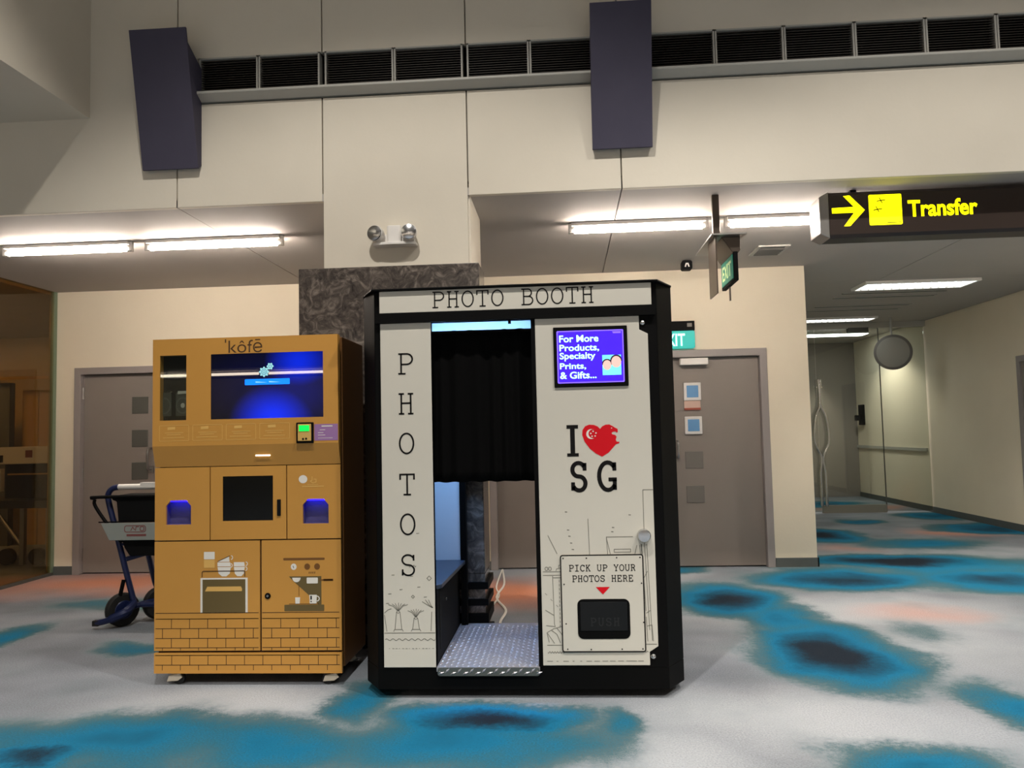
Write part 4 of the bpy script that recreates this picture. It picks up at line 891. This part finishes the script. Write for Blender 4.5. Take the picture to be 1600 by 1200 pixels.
lk = MB().lathe((-1.621,KY,.476),(0,-1,0),[(.016,0),(.016,.004),(.012,.006),(.004,.006)],18).build('lock', 'black_paint', dr, smooth=True)
MB().lathe((-1.621,KY-.0055,.476),(0,-1,0),[(.007,0),(.006,.002),(.001,.002)],12).build('lock_core', 'steel', lk)
MB().box(KX0-.012, KX0+.013, KY+.06, KY+.11, 1.24, 1.33).build('side_latch', 'black_paint', km, bevel=.004)
for x in (KX0+.10, KX1-.07):
    for y in (KY+.07, 4.58):
        s_ = -1 if x < -1.7 else 1
        cs = MB().box(x-.04, x+.04, y-.04, y+.04, .062, .086).box(x-.028,x+.028,y-.03,y+.03,.045,.064).build('caster_mount', 'cream_bracket', km, bevel=.003)
        MB().prism([(x-.042,.018),(x+.02,.022),(x+.045,.04),(x+.03,.062),(x-.03,.05)], y-.046, y-.036, 'y').build('caster_bracket', 'cream_bracket', cs, bevel=.002)
        MB().lathe((x+.02*-s_,y-.02,.03),(0,1,0),[(.012,-.014),(.03,-.012),(.03,.012),(.012,.014)],18).build('wheel','black_rubber',cs)

# ================================================================== LUGGAGE CART
ct = root('luggage_cart', 'blue luggage cart with black basket behind the coffee machine', 'cart', (-3.0, 5.6, 0))
def post(y, dx=0): return smoothpath([(-3.13+dx,y,.13),(-3.2+dx,y,.38),(-3.275+dx,y,.66),(-3.335+dx,y,.88),(-3.34+dx,y,.94),(-3.31+dx,y,.98),(-3.26+dx,y,.992)], 5)
MB().tube(post(5.52), .021, 10).build('post', 'cart_blue', ct, smooth=True)
hb = MB().tube([(-3.27,5.52,.992),(-2.45,5.52,.99)], .016, 10).build('handlebar', 'cart_blue', ct, smooth=True)
MB().tube([(-3.26,5.52,.992),(-2.6,5.52,.992)], .021, 12).box(-3.09,-2.6,5.50,5.54,1.0,1.022).build('grip', 'print_offwhite', hb, smooth=True)
MB().tube([(-2.45,5.52,.99),(-2.55,5.52,.13)], .021, 10).build('post', 'cart_blue', ct, smooth=True)
MB().tube(smoothpath([(-3.2,5.46,.60),(-3.30,5.46,.72),(-3.40,5.46,.86),(-3.40,5.46,.91),(-3.36,5.46,.925),(-2.5,5.46,.925)]), .012, 8).build('basket_hoop', 'black_paint', ct, smooth=True)
MB().prism([(-3.30,.93),(-3.28,.90),(-3.25,.89),(-3.235,.74),(-2.55,.74),(-2.5,.93)], 5.47, 5.75, 'y').build('upper_bag', 'black_matte', ct, bevel=.01)
MB().prism([(-3.21,.62),(-3.19,.56),(-3.15,.50),(-2.5,.50),(-2.45,.62)], 5.47, 5.75, 'y').build('lower_basket', 'black_matte', ct, bevel=.01)
cp = MB().prism([(-3.345,.74),(-3.28,.617),(-2.5,.617),(-2.45,.74)], 5.435, 5.447, 'y').build('ad_plate', 'cart_plate', ct, bevel=.003)
yc = 5.434
lgp = MB().ribbon(rrect(-3.165,-3.01,.675,.72,.015), .006, yc, True).ribbon([(-3.15,.653),(-3.005,.653)], .016, yc).ribbon([(-3.12,.684),(-3.105,.71),(-3.09,.69)], .006, yc).ribbon([(-3.085,.684),(-3.08,.712),(-3.06,.712)], .006, yc).ribbon(rrect(-3.05,-3.022,.684,.712,.008), .006, yc, True)
lgp.build('red_logo', 'cart_red', cp)
MB().box(-3.37,-2.5,5.45,5.46,.742,.75).build('plate_rail', 'black_paint', ct)
MB().tube([(-3.24,5.52,.46),(-3.05,5.62,.515),(-2.6,5.62,.51)], .018, 8).tube([(-3.22,5.5,.58),(-3.1,5.5,.58)], .01, 6).build('cross_brace', 'cart_blue', ct, smooth=True)
MB().tube([(-3.17,5.75,.5),(-3.11,5.75,.27),(-3.06,5.75,.14)], .02, 8).build('rear_leg', 'cart_blue', ct, smooth=True)
for (wx, wy) in ((-3.215,5.50),(-3.06,5.72),(-2.5,5.55),(-2.45,5.75)):
    ax = (.82,-.57,0)
    wh = MB().lathe((wx,wy,.118), ax, [(.06,-.028),(.108,-.028),(.118,-.016),(.118,.016),(.108,.028),(.06,.028)], 28).build('wheel', 'black_rubber', ct, smooth=True)
    MB().lathe((wx,wy,.118), ax, [(.062,-.033),(.066,-.029),(.066,.029),(.062,.033)], 20).build('hub', 'cart_blue', wh, smooth=True)
MB().tube(smoothpath([(-3.14,5.52,.16),(-3.16,5.44,.11),(-3.26,5.4,.065),(-3.345,5.4,.045)]), [.03]*12+[.022]*7, 8).build('axle_guard', 'cart_blue', ct, smooth=True)
MB().box(-3.37,-3.32,5.38,5.42,.025,.065).build('bumper', 'black_rubber', ct, bevel=.006)
MB().tube([(-3.13,5.52,.14),(-3.05,5.7,.14)], .022, 8).tube([(-3.1,5.55,.14),(-2.5,5.6,.14)], .02, 8).build('axle', 'cart_blue', ct, smooth=True)
MB().tube([(-3.2,5.49,.33),(-3.215,5.47,.22)], .014, 8).build('brake_arm', 'black_paint', ct)
